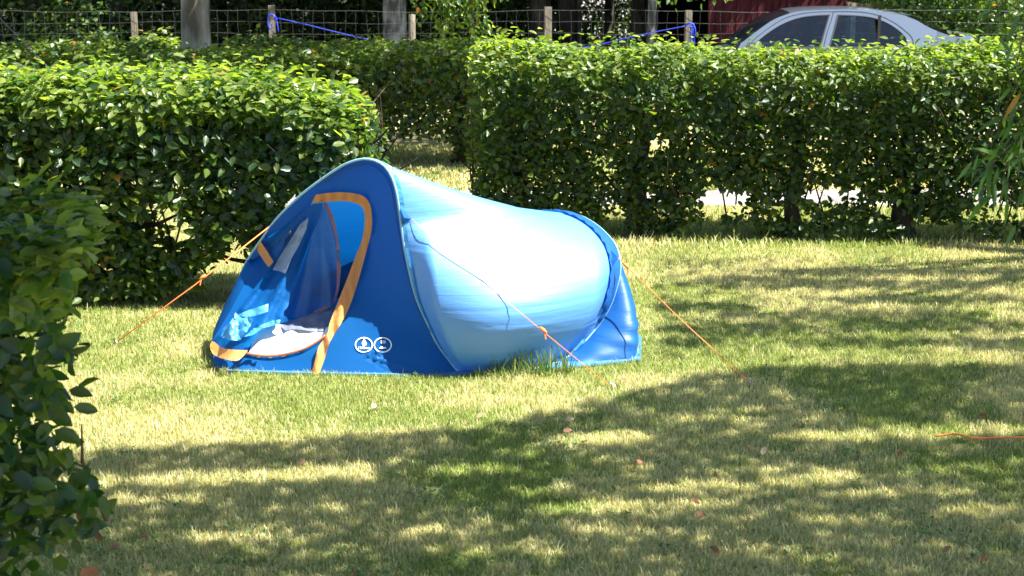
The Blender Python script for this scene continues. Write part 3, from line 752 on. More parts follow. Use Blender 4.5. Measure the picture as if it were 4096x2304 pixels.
panel('mesh_door', sm(zp([(760,322),(690,500),(640,660),(585,835),(545,900),(540,960),(505,1005),(520,1030)]), 26) + sm(zp([(520,1030),(640,1020),(700,1000),(800,955),(842,880),(856,780),(858,650),(840,520),(806,400),(775,322)]), 30),
      M['mesh'], tent, lambda a, b: frontY(a, b) + .03 + .16 * np.clip((b - 250) / 60, 0, 1), step=2.6, fold=lambda a, b: 1.1 * fan_fold(a, b))
edge = sm(zp([(762,320),(800,395),(832,520),(849,650),(848,780),(834,880),(795,945),(700,998)]), 50)
ea = np.array(edge); tn = np.gradient(ea, axis=0); tn /= np.linalg.norm(tn, axis=1, keepdims=True); nn = np.stack([tn[:, 1], -tn[:, 0]], 1)
wd = (2.1 + 0.5 * np.sin(np.arange(50) * .3))[:, None]
panel('mesh_door_binding', [tuple(p) for p in ea + nn * wd * .6] + [tuple(p) for p in (ea - nn * wd)[::-1]], M['pink'], tent, lambda a, b: frontY(a, b) + .012 + .16 * np.clip((b - 250) / 60, 0, 1), step=2.2, fold=lambda a, b: .008 * np.sin(b * .3))
# zip pulls
for p in ((545, 515), (522, 558)):
    q = z1(p); c = unproj([q[0]], [q[1]], frontY([q[0]], [q[1]]) - 0.09)[0]
    MB().tube([Vector(c) + Vector((.008, 0, .02)), Vector(c), Vector(c) + Vector((-.006, 0, -.02))], [.004, .007, .003], 6).build('zip_pull', M['black'], flap, True)
# guy tabs
tabN = [hoop_pt(*z2((143, 335))), hoop_pt(*z2((155, 437)))]
tipN = at(*z2((212, 400)), 7.60)
V = [tabN[0], tabN[1], tipN, (tabN[0] + tabN[1]) / 2 + Vector((0.02, -.03, 0))]
mesh_py('guy_tab', V, [(0, 3, 2), (3, 1, 2)], M['rim'], tent)
tipR = at(618, 258, 7.98)
V = [at(609, 248, 8.12), at(607.5, 263.5, 8.0), at(613, 266, 7.97), tipR, at(614.5, 255, 8.03)]
mesh_py('guy_tab', V, [(0, 1, 4), (1, 2, 3), (1, 3, 4), (0, 4, 3)], M['rim'], tent)

# interior: mattress + clothes ------------------------------------------------
mt_out = zp([(300,1235),(312,1190),(345,1135),(395,1088),(440,1068),(520,1066),(600,1080),(700,1085),(800,1080),(800,1150),(740,1190),(640,1225),(540,1255),(440,1270),(330,1265)])
def mat_depth(a, b):
    t = np.clip((b - 326) / 30, 0, 1)
    return frontY(a, b) - 0.01 + 0.08 * (1 - t) ** 1.5
mattress = empty('mattress', (-1.0, 8.1, 0), 'white quilted mattress lying in the open doorway of the tent', 'mattress')
panel('mattress_top', sm(mt_out[:9], 30) + sm(mt_out[9:], 20), M['mattress'], mattress, mat_depth, step=2, fold=lambda a, b: 0.022 * np.abs(np.sin((a + .9 * b) * .26)) * np.clip((b - 334) / 14, 0, 1))
cl = zp([(495,1080),(500,1050),(540,1045),(590,1030),(650,1010),(720,985),(790,962),(850,930),(850,1110),(780,1105),(700,1108),(620,1098),(560,1095),(520,1102)])
clo = panel('clothes', sm(cl, 50), M['cloth'], None, lambda a, b: frontY(a, b) + 0.03 + 0.16 * np.clip((332 - b) / 24, 0, 1), step=2, fold=crump2(12, .035))
tag(clo, 'heap of crumpled dark grey clothes on the white mattress inside the tent', 'clothes')
# dark sleeping gear behind
MB().tube([(-1.15, 8.55, .25), (-.8, 8.5, .33), (-.45, 8.4, .30)], [.08, .12, .08], 12).build('rolled_bag', M['cloth'], None, True)
tag(bpy.data.objects['rolled_bag'], 'dark rolled bag at the back of the tent interior', 'bag')

# guy lines + pegs ---------------------------------------------------------
def guyline(label, a, b, slider=0.35, rad=0.0036):
    r = empty('guy_line', tuple(b), label, 'guy line', 'orange guy lines of the tent')
    a, b = Vector(a), Vector(b)
    MB().tube([a, a.lerp(b, .5) - Vector((0, 0, .012)), b], rad, 6).build('cord', M['cord'], r, True)
    c = a.lerp(b, slider); d = (b - a).normalized()
    MB().tube([c - d * .02, c, c + d * .025], [.005, .010, .006], 6).build('slider', M['cord'], r, True)
    MB().tube([c + d * .01, c + d * .02 + Vector((.0, -.01, -.035))], .003, 5).build('cord_end', M['cord'], r)
    MB().tube([b + Vector((.0, 0, -.05)), b, b + (a - b).normalized() * .01 + Vector((0, 0, .02)), b + Vector((.015, 0, .01))], .004, 6).build('peg', M['steel'], r)
guyline('orange guy line running down in front of the pale tent side', tipN, gr(612, 388, .02), .66, .0017)
guyline('orange guy line from the rear hoop down to the lawn on the right', tipR, gr(750, 383, .02), .06, .0028)
guyline('orange-red guy line slanting down to the left of the tent', at(274, 223, 8.45), gr(114, 344, .02), .45)
# ------------------------------------------------------------------ TREES and canopy
def tube_path(a, b, sagx, n=6):
    a, b = Vector(a), Vector(b)
    return [a.lerp(b, i / (n - 1)) + Vector(sagx) * math.sin(i / (n - 1) * math.pi) for i in range(n)]
def tree(name, label, base, rad, height, bark_m, clumps, leafL, per, seed, group='trees', cat='tree', lean=(0, 0), dens=None, pal=GREENS, mat='canopy'):
    """trunk, limbs reaching every clump and a crown of leaves; clumps = [(pos, radius)]"""
    r = np.random.default_rng(seed)
    root = empty(name, tuple(base), label, cat, group)
    b = Vector(base); fork = b + Vector((lean[0] * height * .6, lean[1] * height * .6, height * .6))
    topp = b + Vector((lean[0] * height, lean[1] * height, height))
    pts = [b + Vector((0, 0, -.1)), b + Vector((lean[0]*.3, lean[1]*.3, .3)), b + Vector((lean[0] * 1.2, lean[1] * 1.2, 1.2)), b.lerp(fork, .6), fork, topp]
    MB().tube(pts, [rad * 1.35, rad * 1.1, rad, rad * .9, rad * .75, rad * .2], 20).build('trunk', M[bark_m], root, True)
    lm = MB(); cl = list(clumps)
    hubs = {}
    for (p, rr) in cl:
        k = (round(p[0] / 2.2), round(p[1] / 2.2)); hubs.setdefault(k, []).append(p)
    for k, ps in hubs.items():
        c = Vector(np.mean(np.array([tuple(p) for p in ps]), 0)); c.z -= 0.3
        st = b.lerp(topp, 0.55 + 0.3 * r.random())
        if c.z < st.z: st = b.lerp(topp, 0.5)
        lm.tube(tube_path(st, c, (0, 0, .5)), [rad * .32, rad * .26, rad * .2, rad * .15, rad * .1, rad * .06], 7, False)
        for p in ps: lm.tube(tube_path(c, p, (0, 0, .05), 3), [rad * .07, rad * .05, rad * .02], 4, False)
    lm.build('limbs', M[bark_m], root, True)
    P = []
    for (p, rr) in cl:
        q = r.normal(0, 1, (per, 3)) * np.array((rr, rr, rr * .45)) * .55; P.append(np.array(tuple(p)) + q)
    P = np.concatenate(P); n = len(P)
    nrm = np.stack([r.normal(0, .45, n), r.normal(0, .45, n), 0.8 + r.random(n)], 1); tan = r.normal(0, 1, (n, 3))
    Ls = leafL * r.uniform(.7, 1.2, n)
    leaves('crown', P, nrm, tan, Ls, Ls * .6, leafcol(n, pal, 0, seed=seed), M[mat], root, T_SIMPLE)
    return root

# shade map on the lawn in picture coordinates
def shade_frac(px, py):
    # boundary of the main shade
    xs = np.array([-400, 60, 130, 240, 400, 480, 560, 620, 700, 760, 1024, 1500]); ys = np.array([470, 462, 450, 446, 436, 428, 412, 398, 378, 368, 364, 360])
    inb = py > np.interp(px, xs, ys)
    s = np.where(inb, 1.0, 0.0)
    lit = [(60,484,150,5),(250,478,120,8),(330,474,50,8),(470,470,60,5),(600,440,60,7),(520,452,30,4),(920,434,150,7),(760,470,60,4),(640,508,110,7),(720,488,110,6),(820,480,70,6),(600,532,50,5),(980,512,40,5),(230,538,80,6),
           (150,500,60,4),(420,535,70,4),(860,520,60,4),(900,495,90,4),(700,420,60,3),(760,556,80,4),(500,556,60,4),(330,556,50,4),(960,470,70,4),(300,510,50,3),(540,492,40,4)]
    for (cx, cy, rx, ry) in lit:
        s = np.where(((px - cx) / rx) ** 2 + ((py - cy - (px - cx) * -0.03) / ry) ** 2 < 1, 0.0, s)
    # bands on the right
    reg = (px > 655) & (py > 258) & (py < 362)
    bands = [(900,272,160,4),(840,285,170,5),(760,282,60,6),(930,300,120,4),(700,308,55,5),(850,316,130,5),(760,330,110,6),(940,326,110,6),(880,343,90,5),(1010,345,60,6),(690,344,35,5)]
    s = np.where(reg, 0.12, s)
    for (cx, cy, rx, ry) in bands:
        s = np.where(reg & (((px - cx) / rx) ** 2 + ((py - cy) / ry) ** 2 < 1), 0.85, s)
    return s
ncand = 100000
gxy = np.stack([rng.uniform(-4.5, 5.5, ncand), rng.uniform(4.2, 11, ncand)], 1)
dep = gxy[:, 1] * CP + HC * SP; pxs = 512 + F * gxy[:, 0] / dep; pys = 288 - F * (gxy[:, 1] * SP - HC * CP) / dep
sf = shade_frac(pxs, pys)
sf = np.where((pxs < -150) & (pys < 440), 0, sf)
keep = rng.random(ncand) < sf
gk = gxy[keep]
print('shade candidates', len(gk))
zc = 3.9 + 1.3 * vnoise(np.stack([gk[:, 0] * .5, gk[:, 1] * .5, gk[:, 0] * 0], 1), 3) + rng.uniform(-.3, .3, len(gk))
SX, SY = S.x / S.z, S.y / S.z
pos = np.stack([gk[:, 0] + SX * zc, gk[:, 1] + SY * zc, zc], 1)
def split_tree(name, label, base, rad, height, pts, bark_m, leafL, seed):
    """tree whose crown leaves are the given points"""
    r = np.random.default_rng(seed); root = empty(name, base, label, 'tree')
    b = Vector(base); topp = b + Vector((0, 0, height))
    MB().tube([b + Vector((0, 0, -.1)), b + Vector((0, 0, .4)), b + Vector((0, 0, height * .5)), topp], [rad * 1.4, rad, rad * .85, rad * .3], 20).build('trunk', M[bark_m], root, True)
    cells = {}
    for p in pts: cells.setdefault((int(p[0] // 1.1), int(p[1] // 1.1)), []).append(p)
    lm = MB()
    for k, ps in cells.items():
        if len(ps) < 12: continue
        c = Vector(np.mean(ps, 0)); st = b + Vector((0, 0, height * r.uniform(.4, .75)))
        lm.tube(tube_path(st, c, (0, 0, .35)), [rad * .2, rad * .15, rad * .11, rad * .08, rad * .05, rad * .03], 6, False)
    lm.build('limbs', M[bark_m], root, True)
    n = len(pts); nrm = np.stack([r.normal(0, .4, n), r.normal(0, .4, n), 0.9 + r.random(n)], 1)
    Ls = leafL * r.uniform(.7, 1.2, n)
    leaves('crown', np.array(pts), nrm, r.normal(0, 1, (n, 3)), Ls, Ls * .6, leafcol(n, GREENS, 0, seed=seed), M['canopy'], root, T_SIMPLE)
    return root
# the two trees whose shade dapples the lawn
da = np.hypot(pos[:, 0] - 6.2, pos[:, 1] - 9.6); db = np.hypot(pos[:, 0] - 4.6, pos[:, 1] - 3.6)
split_tree('broadleaf_tree', 'large tree standing out of view on the right whose crown shades the lawn', (6.4, 9.9, 0), .26, 5.6, pos[da < db], 'bark_grey', .085, 5)
split_tree('broadleaf_tree', 'tree beside the viewer on the right whose crown shades the front of the lawn', (4.8, 3.4, 0), .22, 5.4, pos[da >= db], 'bark_grey', .085, 6)
# crown above the foreground bush
r = np.random.default_rng(44)
cl = []
for k in range(120):
    t = Vector((r.uniform(-3.0, -0.9), r.uniform(3.4, 4.7), r.uniform(.2, 1.6))); z = r.uniform(2.4, 3.5)
    cl.append((t + S * ((z - t.z) / S.z), .38))
tree('birch_tree', 'slender tree out of view on the left behind the foreground bush', (-3.6, 3.2, 0), .12, 4.6, 'bark_pale', cl, .10, 130, 45, None)

# woodland ---------------------------------------------------------------
def ring_clumps(c, R_, z0, z1_, n, seed, rr=.8):
    r = np.random.default_rng(seed); out = []
    for _ in range(n):
        a = r.uniform(0, 6.28); d = R_ * math.sqrt(r.random()); out.append((Vector((c[0] + d * math.cos(a), c[1] + d * math.sin(a), r.uniform(z0, z1_))), rr))
    return out
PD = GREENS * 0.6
def wx(px, Y): return (px - 512) / F * (Y * CP + 1.3 * SP)
woods = [
 # label, px, Y, radius, bark, crown centre dy, R
 ('pale mottled trunk standing behind the left hedge', 195.5, 15.9, .155, 'bark_pale', 1.5, 2.6, (0.02, 0)),
 ('thick grey furrowed trunk behind the wire fence, left of the round post', 395, 24.5, .19, 'bark_grey', 1.5, 4.2, (0, 0)),
 ('dark trunk just left of the tall square post in the middle of the fence', 539, 26.5, .16, 'bark_dark', 0.5, 4.0, (0, 0)),
 ('dark trunk just right of the tall square post in the middle of the fence', 567, 27.5, .19, 'bark_dark', 1.5, 4.0, (.01, 0)),
 ('very thin dark stem at the left of the bright clearing', 581, 26, .035, 'bark_dark', 0.5, 1.6, (-.03, 0)),
 ('slim dark trunk in the middle of the bright clearing', 609, 31, .09, 'bark_dark', .5, 2.2, (0, 0)),
 ('broad black trunk at the left of the barn opening', 640, 26.3, .16, 'bark_dark', -.5, 3.6, (0, 0)),
 ('narrow pale grey trunk between the black trunk and the barn', 651, 24.3, .07, 'bark_grey', .5, 2.2, (.01, 0)),
 ('dark trunk among the shadows at the far left', 40, 25.5, .22, 'bark_dark', 0, 4.4, (0, 0)),
 ('dark trunk behind the fence, between the left posts', 120, 27.5, .18, 'bark_dark', 0, 4.4, (0, 0)),
 ('dark trunk deep in the wood left of the thick grey trunk', 320, 28.5, .17, 'bark_dark', 0, 4.2, (0, 0)),
 ('dark trunk deep in the wood right of the hanging leaves', 468, 29.5, .15, 'bark_dark', 0, 4.2, (0, 0)),
]
for i, (lb, px, Y, rad, bk, dy, RR, ln) in enumerate(woods):
    c = (wx(px, Y), Y + dy)
    cls = ring_clumps(c, RR, 3.2, 6.2, int(14 + RR * 14), 100 + i, .9)
    if i == 0:
        rr_ = np.random.default_rng(5); cls = []
        for q in range(240):
            t = Vector((rr_.uniform(-7, 0.6), rr_.uniform(15.1, 18.2), 1.15)); z = rr_.uniform(3.0, 4.6)
            if -4.9 < t.x < -3.4 and t.y > 17.2: continue
            if t.x > -1.6 and rr_.random() < .45: continue
            cls.append((t + S * ((z - 1.15) / S.z), .75))
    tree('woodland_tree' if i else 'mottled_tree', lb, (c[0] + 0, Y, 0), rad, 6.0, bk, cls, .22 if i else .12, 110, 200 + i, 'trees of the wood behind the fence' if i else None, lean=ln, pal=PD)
# extra crowns deeper in the wood keep it dark
for i in range(16):
    px = -180 + i * 50 + (i % 3) * 12; Y = 33.5 + (i % 4) * 1.2
    if 575 < px < 650: continue
    c = (wx(px, Y), Y)
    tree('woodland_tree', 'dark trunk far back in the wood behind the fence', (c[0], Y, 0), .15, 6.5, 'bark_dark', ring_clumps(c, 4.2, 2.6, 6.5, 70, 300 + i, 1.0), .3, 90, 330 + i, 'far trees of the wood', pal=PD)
for i, (px, Y) in enumerate(((930, 25.5), (1010, 24.5), (1090, 26), (860, 31))):
    c = (wx(px, Y), Y)
    tree('woodland_tree', ('leafy tree behind the tail of the silver car', 'leafy tree at the top right corner', 'tree beyond the right edge of the picture', 'tree behind the red barn')[i], (c[0], Y, 0), .12, 5.5, 'bark_dark',
         ring_clumps(c, 2.3, 2.2, 5.0, 30, 500 + i, .7), .15, 100, 520 + i, None, pal=GREENS)
# drooping twigs in front of the fence
def sprays(name, label, specs, Lf, wf, seed, tpl, pal, group=None, base=None, mat='leaf', spread=.05):
    """hanging twigs with leaves; specs = [(points3d..., n leaves)]"""
    r = np.random.default_rng(seed); root = base
    P, Tn, tw = [], [], MB()
    for pts, n in specs:
        C = crv(pts, 30); MB().tube([Vector(p) for p in C[::5]], [.006, .005, .004, .003, .002, .0015][:len(C[::5])], 5, False).build('twig', M['twig'], root)
        for k in range(n):
            t = r.random() ** .8; i = min(28, int(t * 29)); d = C[i + 1] - C[i]; d /= np.linalg.norm(d)
            P.append(C[i] + r.normal(0, spread, 3)); Tn.append(d * .9 + r.normal(0, .6, 3) + np.array((0, 0, -.5)))
    P = np.array(P); n = len(P); Ls = Lf * r.uniform(.65, 1.2, n)
    nrm = np.stack([r.normal(0, .6, n), r.normal(-.3, .6, n), r.normal(.6, .4, n)], 1)
    f = leaves('hanging_leaves', P, nrm, np.array(Tn), Ls, Ls * wf, leafcol(n, pal, 0.01, seed=seed), M[mat], root, tpl)
    return root
dr = empty('birch_tree', (wx(455, 20.5), 20.5 + 3.2, 0), 'tree whose pale leafy twigs hang in front of the wire fence at the top centre', 'tree')
MB().tube([(wx(455, 20.5) + .2, 23.9, -.1), (wx(455, 20.5) + .1, 23.8, 2.0), (wx(455, 20.5), 23.5, 5)], [.06, .05, .03], 10).build('trunk', M['bark_dark'], dr, True)
sp = []
for (a, b, yb) in ((418, 2, 18), (428, 3, 12), (437, 4, 22), (442, 10, 58), (452, 6, 20), (463, 4, 34), (470, 5, 18), (476, 8, 46), (482, 10, 40), (486, 5, 14), (500, 3, 6), (447, 4, 36), (458, 6, 14)):
    p0 = at(a - 18, -50, 20.2); p1 = at(a - 5, -10, 20.3); p2 = at(a, yb * .5, 20.4); p3 = at(a + 2, yb, 20.4)
    sp.append(([p0, p1, p2, p3], int(16 + yb * 1.3)))
sp += [([at(660 + k * 14, -40, 21.5), at(664 + k * 14, -8, 21.5), at(668 + k * 14, 4, 21.5)], 12) for k in range(5)]
sprays('x', None, sp, .10, .55, 71, T_LEAF, GREENS * 1.3, base=dr, spread=.07)
MB().tube([Vector((wx(455, 20.5), 23.5, 4.6)), Vector((wx(455, 20.5), 21.5, 3.6)), at(440, -60, 20.3)], [.03, .02, .01], 6).build('limb', M['bark_dark'], dr, True)
# willow branch at the right edge
wl = empty('willow_tree', (3.6, 4.6, 0), 'willow whose narrow-leaved branch hangs in at the right edge', 'tree')
MB().tube([(3.6, 4.6, -.1), (3.55, 4.6, 1.5), (3.3, 4.7, 3.0)], [.12, .10, .07], 14).build('trunk', M['bark_dark'], wl, True)
sp = []
for (x0_, y0_, x1_, y1_, n_) in ((1090, 20, 985, 165, 34), (1100, 60, 992, 205, 40), (1090, 90, 1003, 180, 30), (1110, 100, 1010, 215, 26), (1085, 120, 978, 190, 26), (1080, -30, 1012, 85, 20), (1100, -10, 1018, 110, 20), (1090, 60, 1005, 140, 20), (1060, -40, 1000, 20, 10)):
    p0 = at(x0_, y0_, 4.9); p3 = at(x1_, y1_, 4.75); m = (p0 + p3) / 2 + Vector((-.04, 0, .09)); sp.append(([p0, m, p3], n_))
MB().tube([Vector((3.3, 4.7, 2.9)), Vector((2.8, 4.8, 2.7)), Vector((2.2, 4.9, 2.2)), at(1090, 60, 4.9)], [.04, .03, .02, .01], 8).build('limb', M['bark_dark'], wl, True)
sprays('x', None, sp, .10, .15, 73, T_LONG, np.array([(.06, .13, .02), (.08, .16, .03), (.05, .10, .03)]), base=wl, spread=.03)
P = []
# undergrowth ---------------------------------------------------------------
def shrub(label, c, rx, ry, h, n, L, seed, pal, group=None, mat='leaf_dark', name='shrub'):
    r = np.random.default_rng(seed); root = empty(name, (c[0], c[1], 0), label, 'shrub', group)
    m = n * 2; d = unit(r.normal(0, 1, (m, 3))) * (r.random((m, 1)) ** .45)
    k = fbm(d * 2.6 + seed, seed) > .40; d = d[k][:n]; n = len(d)
    P = np.stack([c[0] + d[:, 0] * rx, c[1] + d[:, 1] * ry, h * .5 + d[:, 2] * h * .52], 1); P[:, 2] = np.maximum(P[:, 2], .03)
    nrm = d * .8 + r.normal(0, .4, (n, 3)) + np.array((0, 0, .5)); tan = r.normal(0, .8, (n, 3)) + d
    Ls = L * r.uniform(.6, 1.2, n)
    leaves('foliage', P, nrm, tan, Ls, Ls * .5, leafcol(n, pal, 0.004, seed=seed), M[mat], root, T_SIMPLE)
    t = MB()
    for q in range(5):
        a = q * 1.26; t.tube([(c[0] + .05 * math.cos(a), c[1] + .05 * math.sin(a), -.03), (c[0] + rx * .35 * math.cos(a), c[1] + ry * .35 * math.sin(a), h * .45), (c[0] + rx * .5 * math.cos(a), c[1] + ry * .5 * math.sin(a), h * .8)], [.02, .014, .005], 5, False)
    t.build('stem', M['bark_dark'], root)
    return root
spec = [('dark shrub at the far left behind the fence', 20, 24.5, 1.6, 1.0, 2.4), ('fern-like shrub with long leaves at the left end of the fence', 75, 23.7, .9, .6, 1.5), ('dark shrub left of the pale mottled trunk', 140, 25, 1.3, .8, 1.9),
        ('black-green shrub behind the fence beside the blue rope', 240, 26.5, 1.4, .9, 2.2), ('low dark shrub between the grey trunk and the hanging leaves', 440, 26.5, 1.2, .8, 1.6), ('mid green shrub left of the tall square post', 508, 28.0, .6, .5, 2.0),
        ('dark shrub below the hanging leaves', 350, 27.5, 1.3, .8, 2.0), ('loose green shrub at the left side of the clearing', 590, 33, .6, .5, 1.6), ('loose green shrub at the right side of the clearing', 622, 33.5, .55, .5, 1.6)]
for i, (lb, px, Y, rx, ry, h) in enumerate(spec):
    loose = i >= 7
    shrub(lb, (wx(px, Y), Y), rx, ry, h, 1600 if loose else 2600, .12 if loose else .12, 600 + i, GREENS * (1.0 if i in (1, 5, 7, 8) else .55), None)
spec = [('sunlit green bush behind the tail of the silver car', 905, 23.4, .75, .6, 2.3), ('sunlit green bush right of the silver car', 955, 23.2, .8, .6, 2.2), ('sunlit green bush at the top right corner', 1015, 22.6, .8, .6, 2.4), ('green bush just beyond the wooden rail', 880, 25.5, .7, .6, 2.2)]
for i, (lb, px, Y, rx, ry, h) in enumerate(spec):
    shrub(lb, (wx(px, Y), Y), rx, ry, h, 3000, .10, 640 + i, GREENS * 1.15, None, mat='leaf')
# far wall of wood (one mass)
n = 26000; r = np.random.default_rng(81)
xx = r.uniform(-16, 22, n); k = ~((xx > wx(578, 36)) & (xx < wx(634, 36))); xx = xx[k]; n = len(xx)
P = np.stack([xx, r.uniform(35.5, 38, n), r.random(n) * 3.2], 1)
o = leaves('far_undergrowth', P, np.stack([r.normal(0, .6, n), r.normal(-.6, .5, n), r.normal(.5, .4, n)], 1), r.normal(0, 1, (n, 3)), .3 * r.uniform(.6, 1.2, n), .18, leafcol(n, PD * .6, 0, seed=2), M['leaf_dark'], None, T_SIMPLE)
tag(o, 'dense dark undergrowth filling the back of the wood', 'undergrowth', kind='stuff')

# ------------------------------------------------------------------ fence, rope, barn, car
YF = 22.0
fence = empty('wire_fence', (0, YF, 0), 'wire mesh fence on wooden posts running behind the hedges', 'fence')
posts = [(133, 12, 6.0, 0), (271, 5.5, 6.6, 0), (411, 14.5, 7.2, 1), (548, 7.0, 7.0, 0), (689, 10.5, 6.6, 0), (854, 3, 5.0, 0)]
for (px, ytop, w, rd) in posts:
    p = at(px, ytop, YF + .03); ww = w / F * (YF * CP + 1.2 * SP); h = p.z + .3
    if rd: MB().tube([(p.x, YF + .08, -.3), (p.x + .01, YF + .08, p.z - .01), (p.x + .01, YF + .08, p.z)], [ww * .5, ww * .48, ww * .42], 16).build('post', M['wood'], fence, True)
    else: MB().box((p.x, YF + .07, p.z - h / 2), (ww, ww * .9, h), R(8)).build('post', M['wood'], fence)
wm = MB(); xs0, xs1 = wx(-60, YF), wx(1100, YF)
z_w = [at(300, y, YF).z for y in (11, 22.5, 33.5, 43.5)]; z_w += [z_w[-1] - .17, z_w[-1] - .34, z_w[-1] - .5]
def wsag(x, k): return 0.015 * math.sin(x * 1.3 + k) + 0.006 * math.sin(x * 5 + k * 2)
nx = 150
for k, z in enumerate(z_w):
    wm.tube([Vector((xs0 + (xs1 - xs0) * i / nx, YF, z + wsag(xs0 + (xs1 - xs0) * i / nx, k))) for i in range(nx + 1)], .0022 if k == 0 else .0016, 4, False)
x = xs0; q = 0
while x < xs1:
    wm.tube([Vector((x + .012 * math.sin(q * 1.7 + i * 1.1), YF - .003, z + wsag(x, i))) for i, z in enumerate(z_w)], .0014, 4, False)
    x += .155; q += 1
wm.build('wire_mesh', M['wire'], fence)
# blue rope
rope = empty('rope', tuple(at(271, 17, YF - .08)), 'bright blue rope tied to the fence posts and sagging between them', 'rope')
pL, pR = at(275, 17.5, YF - .06), at(688, 25.5, YF - .06)
pts = [pL, at(300, 23, YF - .08), at(330, 30.5, YF - .1), at(366, 39, YF - .12), at(420, 50, YF - .14), at(500, 56, YF - .14), at(580, 48, YF - .12), at(625, 38.5, YF - .1), at(655, 32, YF - .08), pR]
MB().tube([Vector(p) for p in crv(pts, 60)], .0068, 6).build('cord', M['bluerope'], rope, True)
c = at(271, 17, YF - .05)
MB().tube([Vector(p) for p in crv([at(268, 20, YF - .06), at(268.5, 16, YF - .08), at(272, 14.5, YF - .08), at(275, 17, YF - .09), at(277, 20, YF - .07), at(274, 18.5, YF - .1), at(276, 16.5, YF - .1)], 30)], .012, 6).build('knot', M['bluerope'], rope, True)
MB().tube([Vector(p) for p in crv([at(268.5, 17, YF - .06), at(268, 24, YF - .08), at(270, 28.5, YF - .08), at(272, 28, YF - .08), at(271, 24, YF - .08)], 24)], .009, 6).build('loop', M['bluerope'], rope, True)
MB().tube([Vector(p) for p in crv([at(276, 19, YF - .06), at(277.5, 25, YF - .08), at(278.5, 32, YF - .08)], 14)], .009, 6).build('loose_end', M['bluerope'], rope, True)
for dx in (-1.5, 0, 1.6):
    MB().tube([Vector(p) for p in crv([at(692 + dx, 24, YF - .07), at(693 + dx * 1.5, 31, YF - .1), at(692 + dx * 1.3, 38, YF - .09), at(693 + dx, 45, YF - .08)], 14)], .010, 6).build('loose_end', M['bluerope'], rope, True)
MB().tube([Vector(p) for p in crv([at(686, 25, YF - .07), at(689, 23.5, YF - .1), at(693, 24, YF - .1), at(693, 27, YF - .1), at(689, 26.5, YF - .1)], 20)], .013, 6).build('knot', M['bluerope'], rope, True)
# wire stay on the far left
MB().tube([at(-5, 13, 16.5), at(49, 68, 14.2)], .006, 5).build('wire_stay', M['wire'])
tag(bpy.data.objects['wire_stay'], 'thin slanting wire stay above the hedge at the far left', 'wire')
# barn
YB = 25.0
barn = empty('barn', (wx(760, YB), YB, 0), 'dark red boarded barn with a black open bay, behind the silver car', 'barn')
bx0, bxo, bx1 = wx(655, YB), wx(714, YB), wx(848, YB)
wl_ = MB(); x = bxo; k = 0
while x < bx1:
    wl_.box((x + .058, YB + .004 * (k % 3), 1.55), (.112, .03, 3.1)); x += .118; k += 1
wl_.box(((bxo + bx1) / 2, YB + .04, 1.55), (bx1 - bxo, .03, 3.1))
wl_.build('board_wall', M['redwood'], barn)
MB().box((bxo - .06, YB - .02, 1.55), (.1, .1, 3.1)).build('door_post', M['redwood'], barn)
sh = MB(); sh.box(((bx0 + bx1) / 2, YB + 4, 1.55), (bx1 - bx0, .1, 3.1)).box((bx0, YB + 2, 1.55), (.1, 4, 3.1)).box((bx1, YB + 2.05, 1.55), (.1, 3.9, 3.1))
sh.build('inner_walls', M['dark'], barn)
MB().box(((bx0 + bx1) / 2, YB + 2, 3.2), (bx1 - bx0 + .6, 4.8, .12)).build('roof', M['roof'], barn)
rail = empty('wooden_rail', (wx(868, 23.5), 23.5, 0), 'pale weathered wooden rail right of the barn above the car roof', 'rail')
MB().box((wx(869, 23.5), 23.5, at(868, 6, 23.5).z), (.72, .05, .07)).build('rail', M['wood'], rail)
for px in (848, 889): MB().box((wx(px, 23.5), 23.55, .7), (.07, .06, 1.42)).build('post', M['wood'], rail)

# car --------------------------------------------------------------------
YC = 19.3
M['paint'] = simple('silver paint', (0.20, 0.235, 0.29), 0.28, 0.5, 0.65, coat=0.8)
M['glass'] = None
m, nt, out = mat_new('tinted car glass')
g = N(nt, 'ShaderNodeBsdfGlossy'); g.inputs['Roughness'].default_value = .02; g.inputs[0].default_value = (1, 1, 1, 1)
tr = N(nt, 'ShaderNodeBsdfTransparent'); tr.inputs[0].default_value = (.28, .42, .52, 1)
fr = N(nt, 'ShaderNodeFresnel'); fr.inputs[0].default_value = 1.6
mx = N(nt, 'ShaderNodeMixShader'); nt.links.new(fr.outputs[0], mx.inputs[0]); nt.links.new(tr.outputs[0], mx.inputs[1]); nt.links.new(g.outputs[0], mx.inputs[2]); nt.links.new(mx.outputs[0], out.inputs[0])
M['glass'] = m
m, nt, out = mat_new('dark screen glass')
b = N(nt, 'ShaderNodeBsdfPrincipled'); b.inputs['Base Color'].default_value = (.01, .015, .02, 1); b.inputs['Roughness'].default_value = .08; b.inputs['Coat Weight'].default_value = .5
nt.links.new(b.outputs[0], out.inputs[0]); M['screen'] = m
M['seat'] = simple('grey seat fabric', (.09, .10, .12), .9, .1)
M['tyre'] = simple('tyre rubber', (.02, .02, .02), .85)
def z4(p): return (725 + p[0] * .10675, p[1] * .10675)
def xz(p, Y=YC): v = at(*z4(p), Y); return (v.x, v.z)
car = empty('car', (wx(850, YC), YC + .85, 0), 'silver hatchback parked behind the right hedge, facing left', 'car')
CW = 1.36; SILL = 0.93
def side_y(z, far=False):
    t = max(0, z - SILL) * 0.30
    if z < .6: t = (.6 - z) * .08
    return (YC + CW - t) if far else (YC + t)
top_edge = [xz(p) for p in ((150,410),(330,278),(470,188),(620,130),(700,112),(820,101),(1000,94),(1200,93),(1400,103),(1600,132),(1800,160),(1900,205),(2050,272),(2200,325),(2338,345))]
top_s = sm(top_edge, 60)
front_x = top_s[0][0]; rear = top_s[-1]
